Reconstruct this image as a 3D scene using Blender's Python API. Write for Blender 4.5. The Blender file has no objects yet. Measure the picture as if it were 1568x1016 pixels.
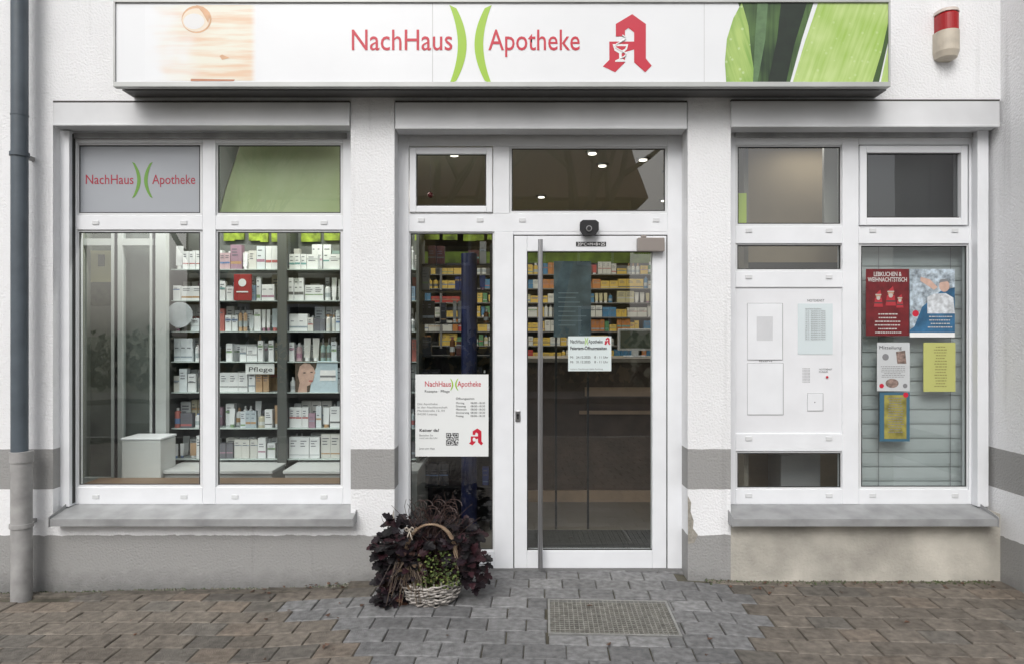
import bpy, math, random
from mathutils import Vector, Matrix
random.seed(7)
R=random.random
def U(a,b): return a+(b-a)*random.random()
F=1070.0; CAMY=-4.35; CZ=1.53
def PX(px,Y=0): return (px-784)*(Y-CAMY)/F
def PZ(py,Y=0): return CZ+(508-py)*(Y-CAMY)/F
sc=bpy.context.scene
COL=sc.collection
def sm(t): t=max(0,min(1,t)); return t*t*(3-2*t)
def gz(x): return -0.02*sm((x-1.0)/0.5) -0.055*sm((-0.6-x)/0.9)-0.03*sm((-1.6-x)/1.8)

# ---------------- materials
def srgb(r,g,b):
    def c(v):
        v/=255.0
        return v/12.92 if v<=0.04045 else ((v+0.055)/1.055)**2.4
    return (c(r),c(g),c(b))
def newmat(name):
    m=bpy.data.materials.new(name); m.use_nodes=True
    nt=m.node_tree; b=nt.nodes['Principled BSDF']
    return m,nt,b
def mat(name,col,rough=0.6,metal=0.0,var=0.0,vscale=3.0,bump=0.0,bscale=80.0,attr=False,emit=None,spec=0.5):
    m,nt,b=newmat(name); N=nt.nodes; L=nt.links
    b.inputs['Roughness'].default_value=rough; b.inputs['Metallic'].default_value=metal
    b.inputs['Specular IOR Level'].default_value=spec
    b.inputs['Base Color'].default_value=(*col,1)
    geo=N.new('ShaderNodeNewGeometry')
    src=None
    if attr:
        a=N.new('ShaderNodeAttribute'); a.attribute_name='Col'; src=a.outputs['Color']
    if var>0:
        n=N.new('ShaderNodeTexNoise'); n.inputs['Scale'].default_value=vscale; n.inputs['Detail'].default_value=6
        L.new(geo.outputs['Position'],n.inputs['Vector'])
        mr=N.new('ShaderNodeMapRange'); mr.inputs[1].default_value=0.3; mr.inputs[2].default_value=0.7
        mr.inputs[3].default_value=1-var; mr.inputs[4].default_value=1+var*0.4
        L.new(n.outputs['Fac'],mr.inputs[0])
        mx=N.new('ShaderNodeMix'); mx.data_type='RGBA'; mx.blend_type='MULTIPLY'; mx.inputs[0].default_value=1
        if src: L.new(src,mx.inputs[6])
        else: mx.inputs[6].default_value=(*col,1)
        L.new(mr.outputs[0],mx.inputs[7]); src=mx.outputs[2]
    if src: L.new(src,b.inputs['Base Color'])
    if bump>0:
        n=N.new('ShaderNodeTexNoise'); n.inputs['Scale'].default_value=bscale; n.inputs['Detail'].default_value=4
        L.new(geo.outputs['Position'],n.inputs['Vector'])
        bp=N.new('ShaderNodeBump'); bp.inputs['Strength'].default_value=bump; bp.inputs['Distance'].default_value=0.01
        L.new(n.outputs['Fac'],bp.inputs['Height']); L.new(bp.outputs[0],b.inputs['Normal'])
    if emit:
        b.inputs['Emission Color'].default_value=(*col,1); b.inputs['Emission Strength'].default_value=emit
    return m
def plaster_mat(name='roughcast_plaster'):
    m,nt,b=newmat(name); N=nt.nodes; L=nt.links
    b.inputs['Roughness'].default_value=0.9; b.inputs['Specular IOR Level'].default_value=0.2
    geo=N.new('ShaderNodeNewGeometry'); sep=N.new('ShaderNodeSeparateXYZ'); L.new(geo.outputs['Position'],sep.inputs[0])
    wob=N.new('ShaderNodeTexNoise'); wob.inputs['Scale'].default_value=14; wob.inputs['Detail'].default_value=5; L.new(geo.outputs['Position'],wob.inputs['Vector'])
    def math_(op,a,bv=None):
        n=N.new('ShaderNodeMath'); n.operation=op
        for i,v in enumerate((a,bv)):
            if v is None: continue
            if isinstance(v,(int,float)): n.inputs[i].default_value=v
            else: L.new(v,n.inputs[i])
        return n.outputs[0]
    w=math_('MULTIPLY',math_('SUBTRACT',wob.outputs['Fac'],0.5),0.008)
    z=math_('ADD',sep.outputs['Z'],w)
    band=math_('MULTIPLY',math_('GREATER_THAN',z,0.554),math_('LESS_THAN',z,0.803))
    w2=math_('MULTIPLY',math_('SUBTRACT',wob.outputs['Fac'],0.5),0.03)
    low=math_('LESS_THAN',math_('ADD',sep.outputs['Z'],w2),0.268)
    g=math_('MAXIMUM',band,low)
    big=N.new('ShaderNodeTexNoise'); big.inputs['Scale'].default_value=1.2; big.inputs['Detail'].default_value=8; L.new(geo.outputs['Position'],big.inputs['Vector'])
    rmp=N.new('ShaderNodeValToRGB'); rmp.color_ramp.elements[0].position=0.3; rmp.color_ramp.elements[0].color=(0.745,0.75,0.76,1)
    rmp.color_ramp.elements[1].position=0.65; rmp.color_ramp.elements[1].color=(0.81,0.815,0.83,1)
    L.new(big.outputs['Fac'],rmp.inputs[0])
    mp=N.new('ShaderNodeMapping'); mp.inputs['Scale'].default_value=(14,14,0.6); L.new(geo.outputs['Position'],mp.inputs[0])
    st=N.new('ShaderNodeTexNoise'); st.inputs['Scale'].default_value=1; st.inputs['Detail'].default_value=5; L.new(mp.outputs[0],st.inputs['Vector'])
    sr=N.new('ShaderNodeMapRange'); sr.inputs[1].default_value=0.6; sr.inputs[2].default_value=0.8; sr.inputs[3].default_value=1; sr.inputs[4].default_value=0.72; L.new(st.outputs['Fac'],sr.inputs[0])
    mg=N.new('ShaderNodeMix'); mg.data_type='RGBA'; L.new(g,mg.inputs[0]); L.new(rmp.outputs[0],mg.inputs[6]); mg.inputs[7].default_value=(0.31,0.308,0.302,1)
    mm=N.new('ShaderNodeMix'); mm.data_type='RGBA'; mm.blend_type='MULTIPLY'; mm.inputs[0].default_value=0.6; L.new(mg.outputs[2],mm.inputs[6]); L.new(sr.outputs[0],mm.inputs[7])
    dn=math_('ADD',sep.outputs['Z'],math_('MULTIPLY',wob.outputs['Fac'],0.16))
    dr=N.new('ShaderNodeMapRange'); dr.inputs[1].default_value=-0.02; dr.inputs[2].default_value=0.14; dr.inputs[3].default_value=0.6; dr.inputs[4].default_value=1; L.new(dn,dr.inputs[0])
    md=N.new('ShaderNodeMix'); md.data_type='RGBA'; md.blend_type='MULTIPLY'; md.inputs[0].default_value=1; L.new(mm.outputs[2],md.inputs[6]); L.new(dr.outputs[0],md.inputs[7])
    L.new(md.outputs[2],b.inputs['Base Color'])
    n1=N.new('ShaderNodeTexNoise'); n1.inputs['Scale'].default_value=78; n1.inputs['Detail'].default_value=4; L.new(geo.outputs['Position'],n1.inputs['Vector'])
    bp=N.new('ShaderNodeBump'); bp.inputs['Strength'].default_value=0.62; bp.inputs['Distance'].default_value=0.011; L.new(n1.outputs['Fac'],bp.inputs['Height']); L.new(bp.outputs[0],b.inputs['Normal'])
    return m
def glass_mat(name,tint=(0.84,0.88,0.87),base=0.105):
    m=bpy.data.materials.new(name); m.use_nodes=True; nt=m.node_tree; N=nt.nodes; L=nt.links; N.clear()
    o=N.new('ShaderNodeOutputMaterial'); t=N.new('ShaderNodeBsdfTransparent'); t.inputs[0].default_value=(*tint,1)
    g=N.new('ShaderNodeBsdfGlossy'); g.inputs['Roughness'].default_value=0.0; g.inputs[0].default_value=(1,1,1,1)
    geo=N.new('ShaderNodeNewGeometry'); n=N.new('ShaderNodeTexNoise'); n.inputs['Scale'].default_value=1.3; L.new(geo.outputs['Position'],n.inputs['Vector'])
    bp=N.new('ShaderNodeBump'); bp.inputs['Strength'].default_value=0.08; bp.inputs['Distance'].default_value=0.02; L.new(n.outputs['Fac'],bp.inputs['Height']); L.new(bp.outputs[0],g.inputs['Normal'])
    lw=N.new('ShaderNodeLayerWeight'); lw.inputs[0].default_value=0.5
    p=N.new('ShaderNodeMath'); p.operation='POWER'; p.inputs[1].default_value=4; L.new(lw.outputs['Facing'],p.inputs[0])
    q=N.new('ShaderNodeMath'); q.operation='MULTIPLY_ADD'; q.inputs[1].default_value=0.7; q.inputs[2].default_value=base; L.new(p.outputs[0],q.inputs[0])
    mx=N.new('ShaderNodeMixShader'); L.new(q.outputs[0],mx.inputs[0]); L.new(t.outputs[0],mx.inputs[1]); L.new(g.outputs[0],mx.inputs[2]); L.new(mx.outputs[0],o.inputs[0])
    return m
M={}
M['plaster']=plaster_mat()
M['beige']=mat('weathered_render',(0.50,0.475,0.42),0.95,var=0.4,vscale=3.2,bump=0.5,bscale=60)
M['pvc']=mat('white_frame',(0.76,0.775,0.80),0.35,var=0.05,vscale=6)
M['pvc2']=mat('white_bead',(0.62,0.63,0.64),0.4)
M['panel']=mat('white_panel',(0.74,0.75,0.775),0.4,var=0.05,vscale=5)
M['gasket']=mat('rubber_gasket',(0.03,0.03,0.03),0.7)
M['dark']=mat('dark_plastic',(0.015,0.015,0.017),0.35)
M['alud']=mat('sill_aluminium',(0.34,0.345,0.35),0.45,metal=0.2,var=0.3,vscale=7)
M['steel']=mat('brushed_steel',(0.42,0.42,0.43),0.3,metal=0.9)
M['zinc']=mat('painted_downpipe',(0.085,0.105,0.125),0.5,var=0.25,vscale=6)
M['standpipe']=mat('cast_standpipe',(0.34,0.335,0.33),0.6,var=0.3,vscale=9)
M['glass']=glass_mat('window_glass')
M['attr']=mat('printed_carton',(1,1,1),0.5,attr=True)
M['attrm']=mat('paver_concrete',(1,1,1),0.7,attr=True,var=0.42,vscale=26,bump=0.6,bscale=140,spec=0.4)
M['leafd']=mat('foliage',(1,1,1),0.5,attr=True)
M['signw']=mat('sign_face',(0.76,0.775,0.795),0.3,var=0.04,vscale=2)
M['red']=mat('sign_red',srgb(190,32,56),0.4)
M['green']=mat('sign_green',srgb(152,190,52),0.4)
M['black']=mat('print_black',(0.03,0.03,0.035),0.6)
M['grey']=mat('print_grey',(0.2,0.2,0.21),0.6)
M['paper']=mat('paper',(0.72,0.74,0.735),0.6)
M['white']=mat('print_white',(0.77,0.77,0.77),0.6)

# ---------------- mesh helper
class MB:
    def __init__(s): s.v=[];s.f=[];s.c=[];s.m=[]
    def add(s,vs,fs,col=(1,1,1),mi=0):
        o=len(s.v); s.v+= [tuple(v) for v in vs]
        for f in fs: s.f.append([i+o for i in f]); s.c.append(col); s.m.append(mi)
    def box(s,x0,x1,y0,y1,z0,z1,col=(1,1,1),mi=0):
        if x0>x1:x0,x1=x1,x0
        if y0>y1:y0,y1=y1,y0
        if z0>z1:z0,z1=z1,z0
        vs=[(x0,y0,z0),(x1,y0,z0),(x1,y1,z0),(x0,y1,z0),(x0,y0,z1),(x1,y0,z1),(x1,y1,z1),(x0,y1,z1)]
        s.add(vs,[(3,2,1,0),(4,5,6,7),(0,1,5,4),(1,2,6,5),(2,3,7,6),(3,0,4,7)],col,mi)
    def pbox(s,a,b,c,d,Yf,Yb,col=(1,1,1),mi=0):
        s.box(PX(a,Yf),PX(b,Yf),Yf,Yb,PZ(d,Yf),PZ(c,Yf),col,mi)
    def quad(s,pts,col=(1,1,1),mi=0): s.add(pts,[tuple(range(len(pts)))],col,mi)
    def cyl(s,cx,cy,z0,z1,r0,r1=None,n=12,col=(1,1,1),mi=0):
        r1=r0 if r1 is None else r1
        vs=[(cx+r0*math.cos(2*math.pi*i/n),cy+r0*math.sin(2*math.pi*i/n),z0) for i in range(n)]
        vs+=[(cx+r1*math.cos(2*math.pi*i/n),cy+r1*math.sin(2*math.pi*i/n),z1) for i in range(n)]
        fs=[(i,(i+1)%n,n+(i+1)%n,n+i) for i in range(n)]+[tuple(range(n))[::-1],tuple(range(n,2*n))]
        s.add(vs,fs,col,mi)
    def tube(s,pts,rad,n=6,col=(1,1,1),mi=0):
        pts=[Vector(p) for p in pts]; k=len(pts)
        if not hasattr(rad,'__len__'): rad=[rad]*k
        vs=[]
        for i,p in enumerate(pts):
            t=(pts[min(i+1,k-1)]-pts[max(i-1,0)]).normalized()
            a=t.cross(Vector((0,0,1)));
            if a.length<0.05: a=t.cross(Vector((0,1,0)))
            a.normalize(); b=t.cross(a)
            for j in range(n):
                q=2*math.pi*j/n; vs.append(p+(a*math.cos(q)+b*math.sin(q))*rad[i])
        fs=[(i*n+j,i*n+(j+1)%n,(i+1)*n+(j+1)%n,(i+1)*n+j) for i in range(k-1) for j in range(n)]
        fs+=[tuple(range(n)),tuple(range((k-1)*n,k*n))]
        s.add(vs,fs,col,mi)
    def build(s,name,mats,parent=None,bevel=0,smooth=False):
        me=bpy.data.meshes.new(name); me.from_pydata(s.v,[],s.f); me.update()
        if not isinstance(mats,(list,tuple)): mats=[mats]
        for m in mats: me.materials.append(m)
        at=me.color_attributes.new('Col','FLOAT_COLOR','CORNER')
        buf=[]
        for f,c in zip(s.f,s.c): buf+= [c[0],c[1],c[2],1.0]*len(f)
        at.data.foreach_set('color',buf)
        me.polygons.foreach_set('material_index',s.m)
        if smooth: me.polygons.foreach_set('use_smooth',[True]*len(s.f))
        ob=bpy.data.objects.new(name,me); COL.objects.link(ob)
        if parent: ob.parent=parent
        if bevel:
            bm=ob.modifiers.new('Bevel','BEVEL'); bm.width=bevel; bm.segments=2; bm.limit_method='ANGLE'
        return ob
def empty(name,parent=None):
    o=bpy.data.objects.new(name,None); COL.objects.link(o); o.empty_display_size=0.1
    if parent: o.parent=parent
    return o
def text(body,px,py,cap,Y,m,parent,wpx=None,bold=0.0,name='lettering',align='LEFT',spacing=1.0):
    s=(Y-CAMY)/F
    cu=bpy.data.curves.new(name,'FONT'); cu.body=body; cu.size=cap*s/0.70; cu.align_x=align
    cu.space_line=spacing; cu.offset=bold*cu.size; cu.resolution_u=3
    cu.materials.append(m)
    ob=bpy.data.objects.new(name,cu); COL.objects.link(ob); ob.rotation_euler=(math.pi/2,0,0); ob.location=(PX(px,Y),Y,PZ(py,Y))
    ob.parent=parent
    if wpx:
        bpy.context.view_layer.update()
        d=ob.dimensions.x
        if d>0: ob.scale.x=wpx*s/d
    return ob
def ppoly(pts,Y,name,m,parent):
    b=MB(); b.quad([(PX(x,Y),Y,PZ(y,Y)) for x,y in pts]); return b.build(name,m,parent)
def ell(cx,cy,rx,ry,n=24): return [(cx+rx*math.cos(2*math.pi*i/n),cy+ry*math.sin(2*math.pi*i/n)) for i in range(n)]
def arcs(x0,x1,y0,y1,w,bul,Y,m,parent):
    b=MB(); n=22
    for side in (0,1):
        for i in range(n):
            q=[]
            for t,o in ((i/n,0),((i+1)/n,0),((i+1)/n,1),(i/n,1)):
                u=2*t-1; ww=w*(0.80+0.20*(1-u*u))
                c=bul*(1-abs(u)**1.9); xx=c+(ww if o else 0)
                X=x0+xx if side==0 else x1-xx
                yy=y0+(y1-y0)*t + (u*0.16*w*(1 if not o else -1.4))
                q.append((PX(X,Y),Y,PZ(yy,Y)))
            b.quad(q)
    return b.build('logo_arcs',m,parent)
def pharmacyA(x0,y0,s,Y,parent,red):
    def T(P): return [(x0+(x-923)*s,y0+(y-22)*s) for x,y in P]
    ppoly(T([(943,37),(968,22),(989,37),(989,90),(998,101),(988,111),(971,96),(971,50),(962,43),(957,47),(957,56),(943,56)]),Y,'letter_right_stroke',red,parent)
    ppoly(T([(933,64),(971,64),(971,76),(957,80),(957,96),(942,111),(923,102),(933,92)]),Y+0.0006,'letter_left_stroke',red,parent)
    Yw=Y-0.0012
    if s>0.5:
        ppoly(T([(938,68),(962,68),(960,76),(954,81),(952,82),(952,90),(958,93),(958,95),(942,95),(942,93),(948,90),(948,82),(941,78)]),Yw,'cup',M['white'],parent)
        b=MB(); pts=[]
        for i in range(22):
            t=i/21; x=950+9*math.sin(t*9)*(1-0.2*t); y=90-36*t; px,py=T([(x,y)])[0]; pts.append((PX(px,Yw),Yw,PZ(py,Yw)))
        b.tube(pts,0.0045*s,5); b.build('snake',M['white'],parent)
        ppoly(T([(941,71),(959,71),(957,75),(953,77),(947,77),(943,75)]),Yw-0.0008,'cup_inner',red,parent)

# ================= BUILDING
bld=empty('pharmacy_building')
XA0,XA1=PX(81),PX(537); XB0,XB1=PX(604),PX(1053); XC0,XC1=PX(1119),PX(1532)
ZS=0.372; ZT=PZ(155)
b=MB()
for a,c in ((-9,XA0),(XA1,XB0),(XB1,XC0)): b.box(a,c,0,0.30,-0.4,ZT)
b.box(XA0,XA1,0.0,0.30,-0.4,ZS)
b.box(-9,XC1,0,0.30,ZT,6.0)
b.box(XC1,7,-0.9,0.3,-0.4,6.0)
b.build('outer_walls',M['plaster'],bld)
b=MB(); b.box(XC0,XC1,0.002,0.30,-0.4,0.40); b.build('wall_below_window',M['beige'],bld)
b=MB()
b.box(-9.2,7.2,-1.0,-0.9,5.95,6.1); b.quad([(-9.5,-0.5,6.0),(7.5,-0.5,6.0),(7.5,4,9),(-9.5,4,9)]); b.quad([(-9.5,8.5,6.0),(7.5,8.5,6.0),(7.5,4,9.002),(-9.5,4,9.002)])
b.build('roof',mat('roof_tiles',(0.16,0.06,0.04),0.8,var=0.3,vscale=5),bld)
b=MB(); b.box(-9,7,8.0,8.3,-0.4,6); b.box(-9,-8.7,0.3,8,-0.4,6); b.box(6.7,7,0.3,8,-0.4,6); b.build('rear_walls',M['plaster'],bld)
b=MB()
for x in (-2.6,0.0,2.0):
    b.box(x-0.5,x+0.5,-0.02,0.0-0.004,4.1,5.4); 
b.build('upper_window_frames',M['pvc'],bld,bevel=0.004)
b=MB()
for x in (-2.6,0.0,2.0): b.box(x-0.42,x-0.02,-0.024,-0.0205,4.18,5.32); b.box(x+0.02,x+0.42,-0.024,-0.0205,4.18,5.32)
b.build('upper_window_panes',mat('dark_pane',(0.03,0.035,0.04),0.05),bld)
b=MB()
def patch(pts,Y=-0.003):
    b.add([(PX(x+U(-1,1),Y),Y,PZ(y,Y)) for x,y in pts],[tuple(range(len(pts)))])
patch([(1053.5,758),(1059,768),(1057,782),(1063,796),(1061,808),(1069,818),(1064,830),(1053.5,832)])
patch([(604,778),(600,790),(602,803),(597,812),(604,815)]) 
b.build('exposed_mortar',mat('mortar',(0.33,0.31,0.27),0.95,var=0.4,vscale=30,bump=0.6,bscale=90),bld)

YW=0.13; YD=0.15
fr=MB(); bead=MB(); gas=MB(); gl=MB(); clip=MB()
def pane(x0,x1,y0,y1,Y,be=3.5,glass=True):
    Yb=Y+0.014
    for (a,c,d,e) in ((x0,x0+be,y0,y1),(x1-be,x1,y0,y1),(x0+be,x1-be,y0,y0+be),(x0+be,x1-be,y1-be,y1)):
        bead.pbox(a-0.0,c,d,e,Yb,Yb+0.03)
    g=1.4; Yg=Yb+0.008; k=be
    for (a,c,d,e) in ((x0+k-1,x0+k+g,y0+k,y1-k),(x1-k-g,x1-k+1,y0+k,y1-k),(x0+k,x1-k,y0+k-1,y0+k+g),(x0+k,x1-k,y1-k-g,y1-k+1)):
        gas.pbox(a,c,d,e,Yg,Yg+0.012)
    if glass:
        Y2=Yb+0.018
        gl.quad([(PX(x0,Y2),Y2,PZ(y1,Y2)),(PX(x1,Y2),Y2,PZ(y1,Y2)),(PX(x1,Y2),Y2,PZ(y0,Y2)),(PX(x0,Y2),Y2,PZ(y0,Y2))])
D=0.07
for x0,x1 in ((99,117),(310,330),(525,545)): fr.pbox(x0,x1,200,771,YW,YW+D)
for x0,x1 in ((117,310),(330,525)):
    for y0,y1 in ((200,219),(330,352),(745,770.5)): fr.pbox(x0,x1,y0,y1,YW+0.002,YW+D-0.002)
    pane(x0,x1,219,330,YW); pane(x0,x1,352,745,YW)
    for yy in (338,757):
        for t in (0.15,0.85): clip.pbox(x0+(x1-x0)*t-5,x0+(x1-x0)*t+5,yy,yy+6,YW-0.004,YW+0.01)
fr.pbox(99,545,770,800,YW+0.004,YW+D)
for x0,x1,y0,y1 in ((600,626,200,873),(1022,1050,200,873),(755,780,224,327),(757,786,355,873)): fr.pbox(x0,x1,y0,y1,YD,YD+D)
for x0,x1,y0,y1 in ((626,1022,200,224),(626,1022,327,355),(626,757,843,874),): fr.pbox(x0,x1,y0,y1,YD+0.002,YD+D-0.002)
fr.pbox(786,1022,354,360,YD+0.004,YD+D)
for x0,x1,y0,y1 in ((627,637,226,325),(745,754,226,325)): fr.pbox(x0,x1,y0,y1,YD-0.012,YD+0.03)
for x0,x1,y0,y1 in ((637,745,226,236),(637,745,316,325)): fr.pbox(x0,x1,y0,y1,YD-0.011,YD+0.03)
pane(636,746,235,317,YD-0.012,1.5); pane(780,1022,224,327,YD); pane(626,757,355,843,YD,2.5)
for x in (645,735,800,1005): clip.pbox(x-5,x+5,334,340,YD-0.004,YD+0.01)
for x0,x1 in ((1116,1126.5),(1290,1315),(1484,1496)): fr.pbox(x0,x1,200,771,YW,YW+D)
for x0,x1,y0,y1 in ((1126.5,1290,200,222),(1315,1484,200,222),(1126.5,1290,346,373),(1315,1484,346,373),(1126.5,1290,415,440),(1126.5,1290,663,690),(1126.5,1290,748,770.5),(1315,1484,748,770.5)):
    fr.pbox(x0,x1,y0,y1,YW+0.002,YW+D-0.002)
fr.pbox(1116,1496,770,800,YW+0.004,YW+D)
for x0,x1,y0,y1 in ((1317,1327,223,345),(1472,1482,223,345)): fr.pbox(x0,x1,y0,y1,YW-0.012,YW+0.03)
for x0,x1,y0,y1 in ((1327,1472,223,234),(1327,1472,334,345)): fr.pbox(x0,x1,y0,y1,YW-0.011,YW+0.03)
pane(1126.5,1290,222,346,YW,3)
pane(1326,1473,233,335,YW-0.012,1.5); pane(1126.5,1290,373,415,YW,2.5); pane(1126.5,1290,690,748,YW,2.5); pane(1315,1484,373,748,YW)
for x in (1147,1270,1337,1463): clip.pbox(x-5,x+5,350,356,YW-0.004,YW+0.01)
for x in (1147,1270):
    for yy in (421,668,755): clip.pbox(x-5,x+5,yy,yy+6,YW-0.004,YW+0.01)
for x in (1337,1463): clip.pbox(x-5,x+5,755,761,YW-0.004,YW+0.01)
fr.build('window_frames',M['pvc'],bld,bevel=0.003)
bead.build('glazing_beads',M['pvc2'],bld); gas.build('glazing_gaskets',M['gasket'],bld)
clip.build('frame_drain_caps',M['pvc2'],bld,bevel=0.002)
gl.build('window_panes',M['glass'],bld)
b=MB()
b.pbox(90,106,200,775,0.07,0.13); b.pbox(1497,1514,200,775,0.07,0.128)
b.build('shutter_guide_rails',M['pvc'],bld,bevel=0.003)
b=MB()
b.pbox(107.5,111,205,770,0.10,0.129); b.pbox(1493,1496.5,205,770,0.10,0.129); b.build('guide_gap_seal',M['gasket'],bld)
# shutter boxes
b=MB(); g=MB()
for x0,x1,y0,y1 in ((81,535,157,192),(605,1052,157,197),(1120,1531,155,194)):
    b.pbox(x0,x1,y0,y1,-0.02,0.12)
    g.pbox(x0,x1,y0-2.5,y0-0.3,-0.022,0.0)
    b.pbox(x0,x1,y1-3.2,y1+0.6,-0.026,-0.018)
b.build('shutter_boxes',mat('shutter_box_paint',(0.66,0.67,0.685),0.4,var=0.16,vscale=2.2),bld,bevel=0.003)
g.build('shutter_box_joint',mat('joint_dark',(0.07,0.065,0.06),0.8),bld)
b=MB()
for x0,x1,yy in ((112,530,212),(626,1022,206),(1126,1490,210)): b.pbox(x0,x1,yy-8,yy,YW-0.02,YW-0.004)
b.build('shutter_slat_end',M['alud'],bld)
def sill(x0,x1,name):
    b=MB(); X0,X1=PX(x0,-0.09),PX(x1,-0.09)
    prof=[(0.135,PZ(771,0.13)),(-0.09,PZ(794,-0.09)),(-0.09,PZ(805,-0.09)),(-0.082,PZ(805,-0.09)),(-0.075,0.374),(0.135,0.375)]
    n=len(prof); vs=[(X0,y,z) for y,z in prof]+[(X1,y,z) for y,z in prof]
    b.add(vs,[(i,(i+1)%n,n+(i+1)%n,n+i) for i in range(n)]+[tuple(range(n))[::-1],tuple(range(n,2*n))])
    for X in (X0-0.006,X1+0.001):
        b.add([(X,-0.095,PZ(791,-0.09)),(X,0.12,PZ(765,0.12)),(X,0.12,0.36),(X,-0.095,PZ(806,-0.09)),
               (X+0.005,-0.095,PZ(791,-0.09)),(X+0.005,0.12,PZ(765,0.12)),(X+0.005,0.12,0.36),(X+0.005,-0.095,PZ(806,-0.09))],
               [(0,1,2,3),(7,6,5,4),(0,4,5,1),(3,2,6,7),(0,3,7,4)])
    b.build(name,M['alud'],bld)
sill(76,540,'window_sill'); sill(1123,1528,'window_sill_right')
b=MB(); b.box(XB0,XB1,0.14,0.34,-0.1,0.012); b.build('threshold',mat('threshold_stone',(0.2,0.2,0.2),0.6,var=0.2),bld)
# door leaf
door=empty('entrance_door',bld)
b=MB()
YL=YD-0.003
b.pbox(787.5,807,361.5,869,YL,YL+0.06); b.pbox(999,1020.5,361.5,869,YL,YL+0.06)
b.pbox(807,999,361.5,385,YL+0.001,YL+0.058); b.pbox(807,999,842,869,YL+0.001,YL+0.058)
b.build('door_leaf_frame',M['pvc'],door,bevel=0.003)
b=MB(); b.pbox(786,787.5,360,870,YD+0.002,YD+0.02); b.pbox(1020.5,1022,360,870,YD+0.002,YD+0.02); b.pbox(786,1022,869,872,YD+0.01,YD+0.05); b.pbox(787,1021,360,361.5,YD+0.002,YD+0.02)
for (a,c,d,e) in ((806,808.5,384,843),(998.5,1001,384,843),(806,1001,384,386.5),(806,1001,840,843)): b.pbox(a,c,d,e,YL+0.012,YL+0.03)
b.build('door_gaskets',M['gasket'],door)
b=MB(); Y2=YL+0.025; b.quad([(PX(807,Y2),Y2,PZ(842,Y2)),(PX(1000,Y2),Y2,PZ(842,Y2)),(PX(1000,Y2),Y2,PZ(385,Y2)),(PX(807,Y2),Y2,PZ(385,Y2))]); b.build('door_glass',M['glass'],door)
b=MB(); Yh=0.08
xh=PX(827.5,Yh); b.tube([(xh,Yh,PZ(868,Yh)),(xh,Yh,PZ(367,Yh))],0.0155,24)
for py in (385,600,850): b.tube([(xh,Yh,PZ(py,Yh)),(xh,YL,PZ(py,Yh))],0.009,10)
b.build('pull_bar',M['steel'],door)
b=MB(); b.pbox(789,797,628,645,YL-0.008,YL+0.002); b.build('lock_plate',M['steel'],door,bevel=0.003)
b=MB(); b.tube([(PX(793,YL),YL-0.0085,PZ(634,YL)),(PX(793,YL),YL-0.016,PZ(634,YL))],0.008,12); b.pbox(792,794,636,641,YL-0.011,YL-0.008); b.build('lock_cylinder',M['dark'],door)
b=MB(); b.pbox(977,1018,364,385,YL-0.055,YL-0.001); b.pbox(982,990,360,364,YL-0.045,YL-0.02); b.build('door_closer',mat('closer_grey',(0.27,0.24,0.22),0.4,metal=0.3),door,bevel=0.004)
sen=empty('motion_sensor',bld)
b=MB(); Ys=0.09
pts=[(889,341),(893,338),(912,338),(916,341),(916,352),(911,360),(894,360),(889,352)]
vs=[(PX(x,Ys),Ys,PZ(y,Ys)) for x,y in pts]+[(PX(x,Ys),YD-0.001,PZ(y-1,Ys)) for x,y in pts]; n=8
b.add(vs,[tuple(range(n))]+[(i,(i+1)%n,n+(i+1)%n,n+i) for i in range(n)]); b.build('housing',M['dark'],sen,bevel=0.004)
b=MB(); b.tube([(PX(902,0.08),0.089,PZ(350,0.08)),(PX(902,0.08),0.078,PZ(350,0.08))],0.019,16); b.build('sensor_ring',M['steel'],sen)
b=MB(); b.tube([(PX(902,0.08),0.0785,PZ(350,0.08)),(PX(902,0.08),0.073,PZ(350,0.08))],0.013,16); b.build('sensor_lens',M['dark'],sen)
b=MB(); b.pbox(882,928,370.5,377.5,YL-0.0015,YL+0.0005); lab=b.build('door_blessing_label',M['dark'],door)
text('20*C+M+B+25',884,376.3,4.6,YL-0.003,M['white'],door,wpx=42)

# ---- service panel
pan=empty('night_service_panel',bld)
b=MB(); b.pbox(1126,1290,439,664,YW+0.012,YW+0.04); b.build('panel_board',M['panel'],pan)
b=MB()
Yp=YW+0.012
b.pbox(1145,1198,465,550,Yp-0.006,Yp); b.pbox(1145,1199,556,634,Yp-0.006,Yp); b.pbox(1237,1260,602,628,Yp-0.006,Yp)
b.build('panel_plates',M['pvc'],pan,bevel=0.001)
b=MB()
for (x0,x1,y0,y1) in ((1144.2,1198.8,464.2,550.8),(1144.2,1199.8,555.2,634.8),(1236.2,1260.8,601.2,628.8)): b.pbox(x0,x1,y0,y1,Yp-0.0012,Yp-0.0002)
for i in range(17):
    for j in range(23):
        x=1159+i*1.45; y=485+j*1.6; b.pbox(x,x+0.75,y,y+0.75,Yp-0.0068,Yp-0.0061)
for i in range(6):
    for j in range(10): b.pbox(1229+i*2,1230.1+i*2,563+j*2.3,564.1+j*2.3,Yp-0.0012,Yp-0.0003)
b.build('perforations',mat('panel_grey',(0.3,0.3,0.31),0.6),pan)
b=MB(); b.pbox(1222,1275,465,542,Yp-0.003,Yp-0.0003); b.build('notice_frame',mat('clear_acrylic',(0.62,0.69,0.71),0.15),pan)
text('NOTDIENST',1236,462,3.6,Yp-0.001,M['black'],pan,wpx=26)
text('REZEPTE',1162,553.3,3.4,Yp-0.001,M['black'],pan,wpx=20); text('NOTDIENST\nKLINGEL',1254,566,2.6,Yp-0.001,M['black'],pan,wpx=20)
text('Apotheken-Notdienst\n'+'\n'.join('%02d.12.  Apotheke am Markt'%i for i in range(11,25)),1233,474,2.3,Yp-0.0045,M['grey'],pan,wpx=31)
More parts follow.
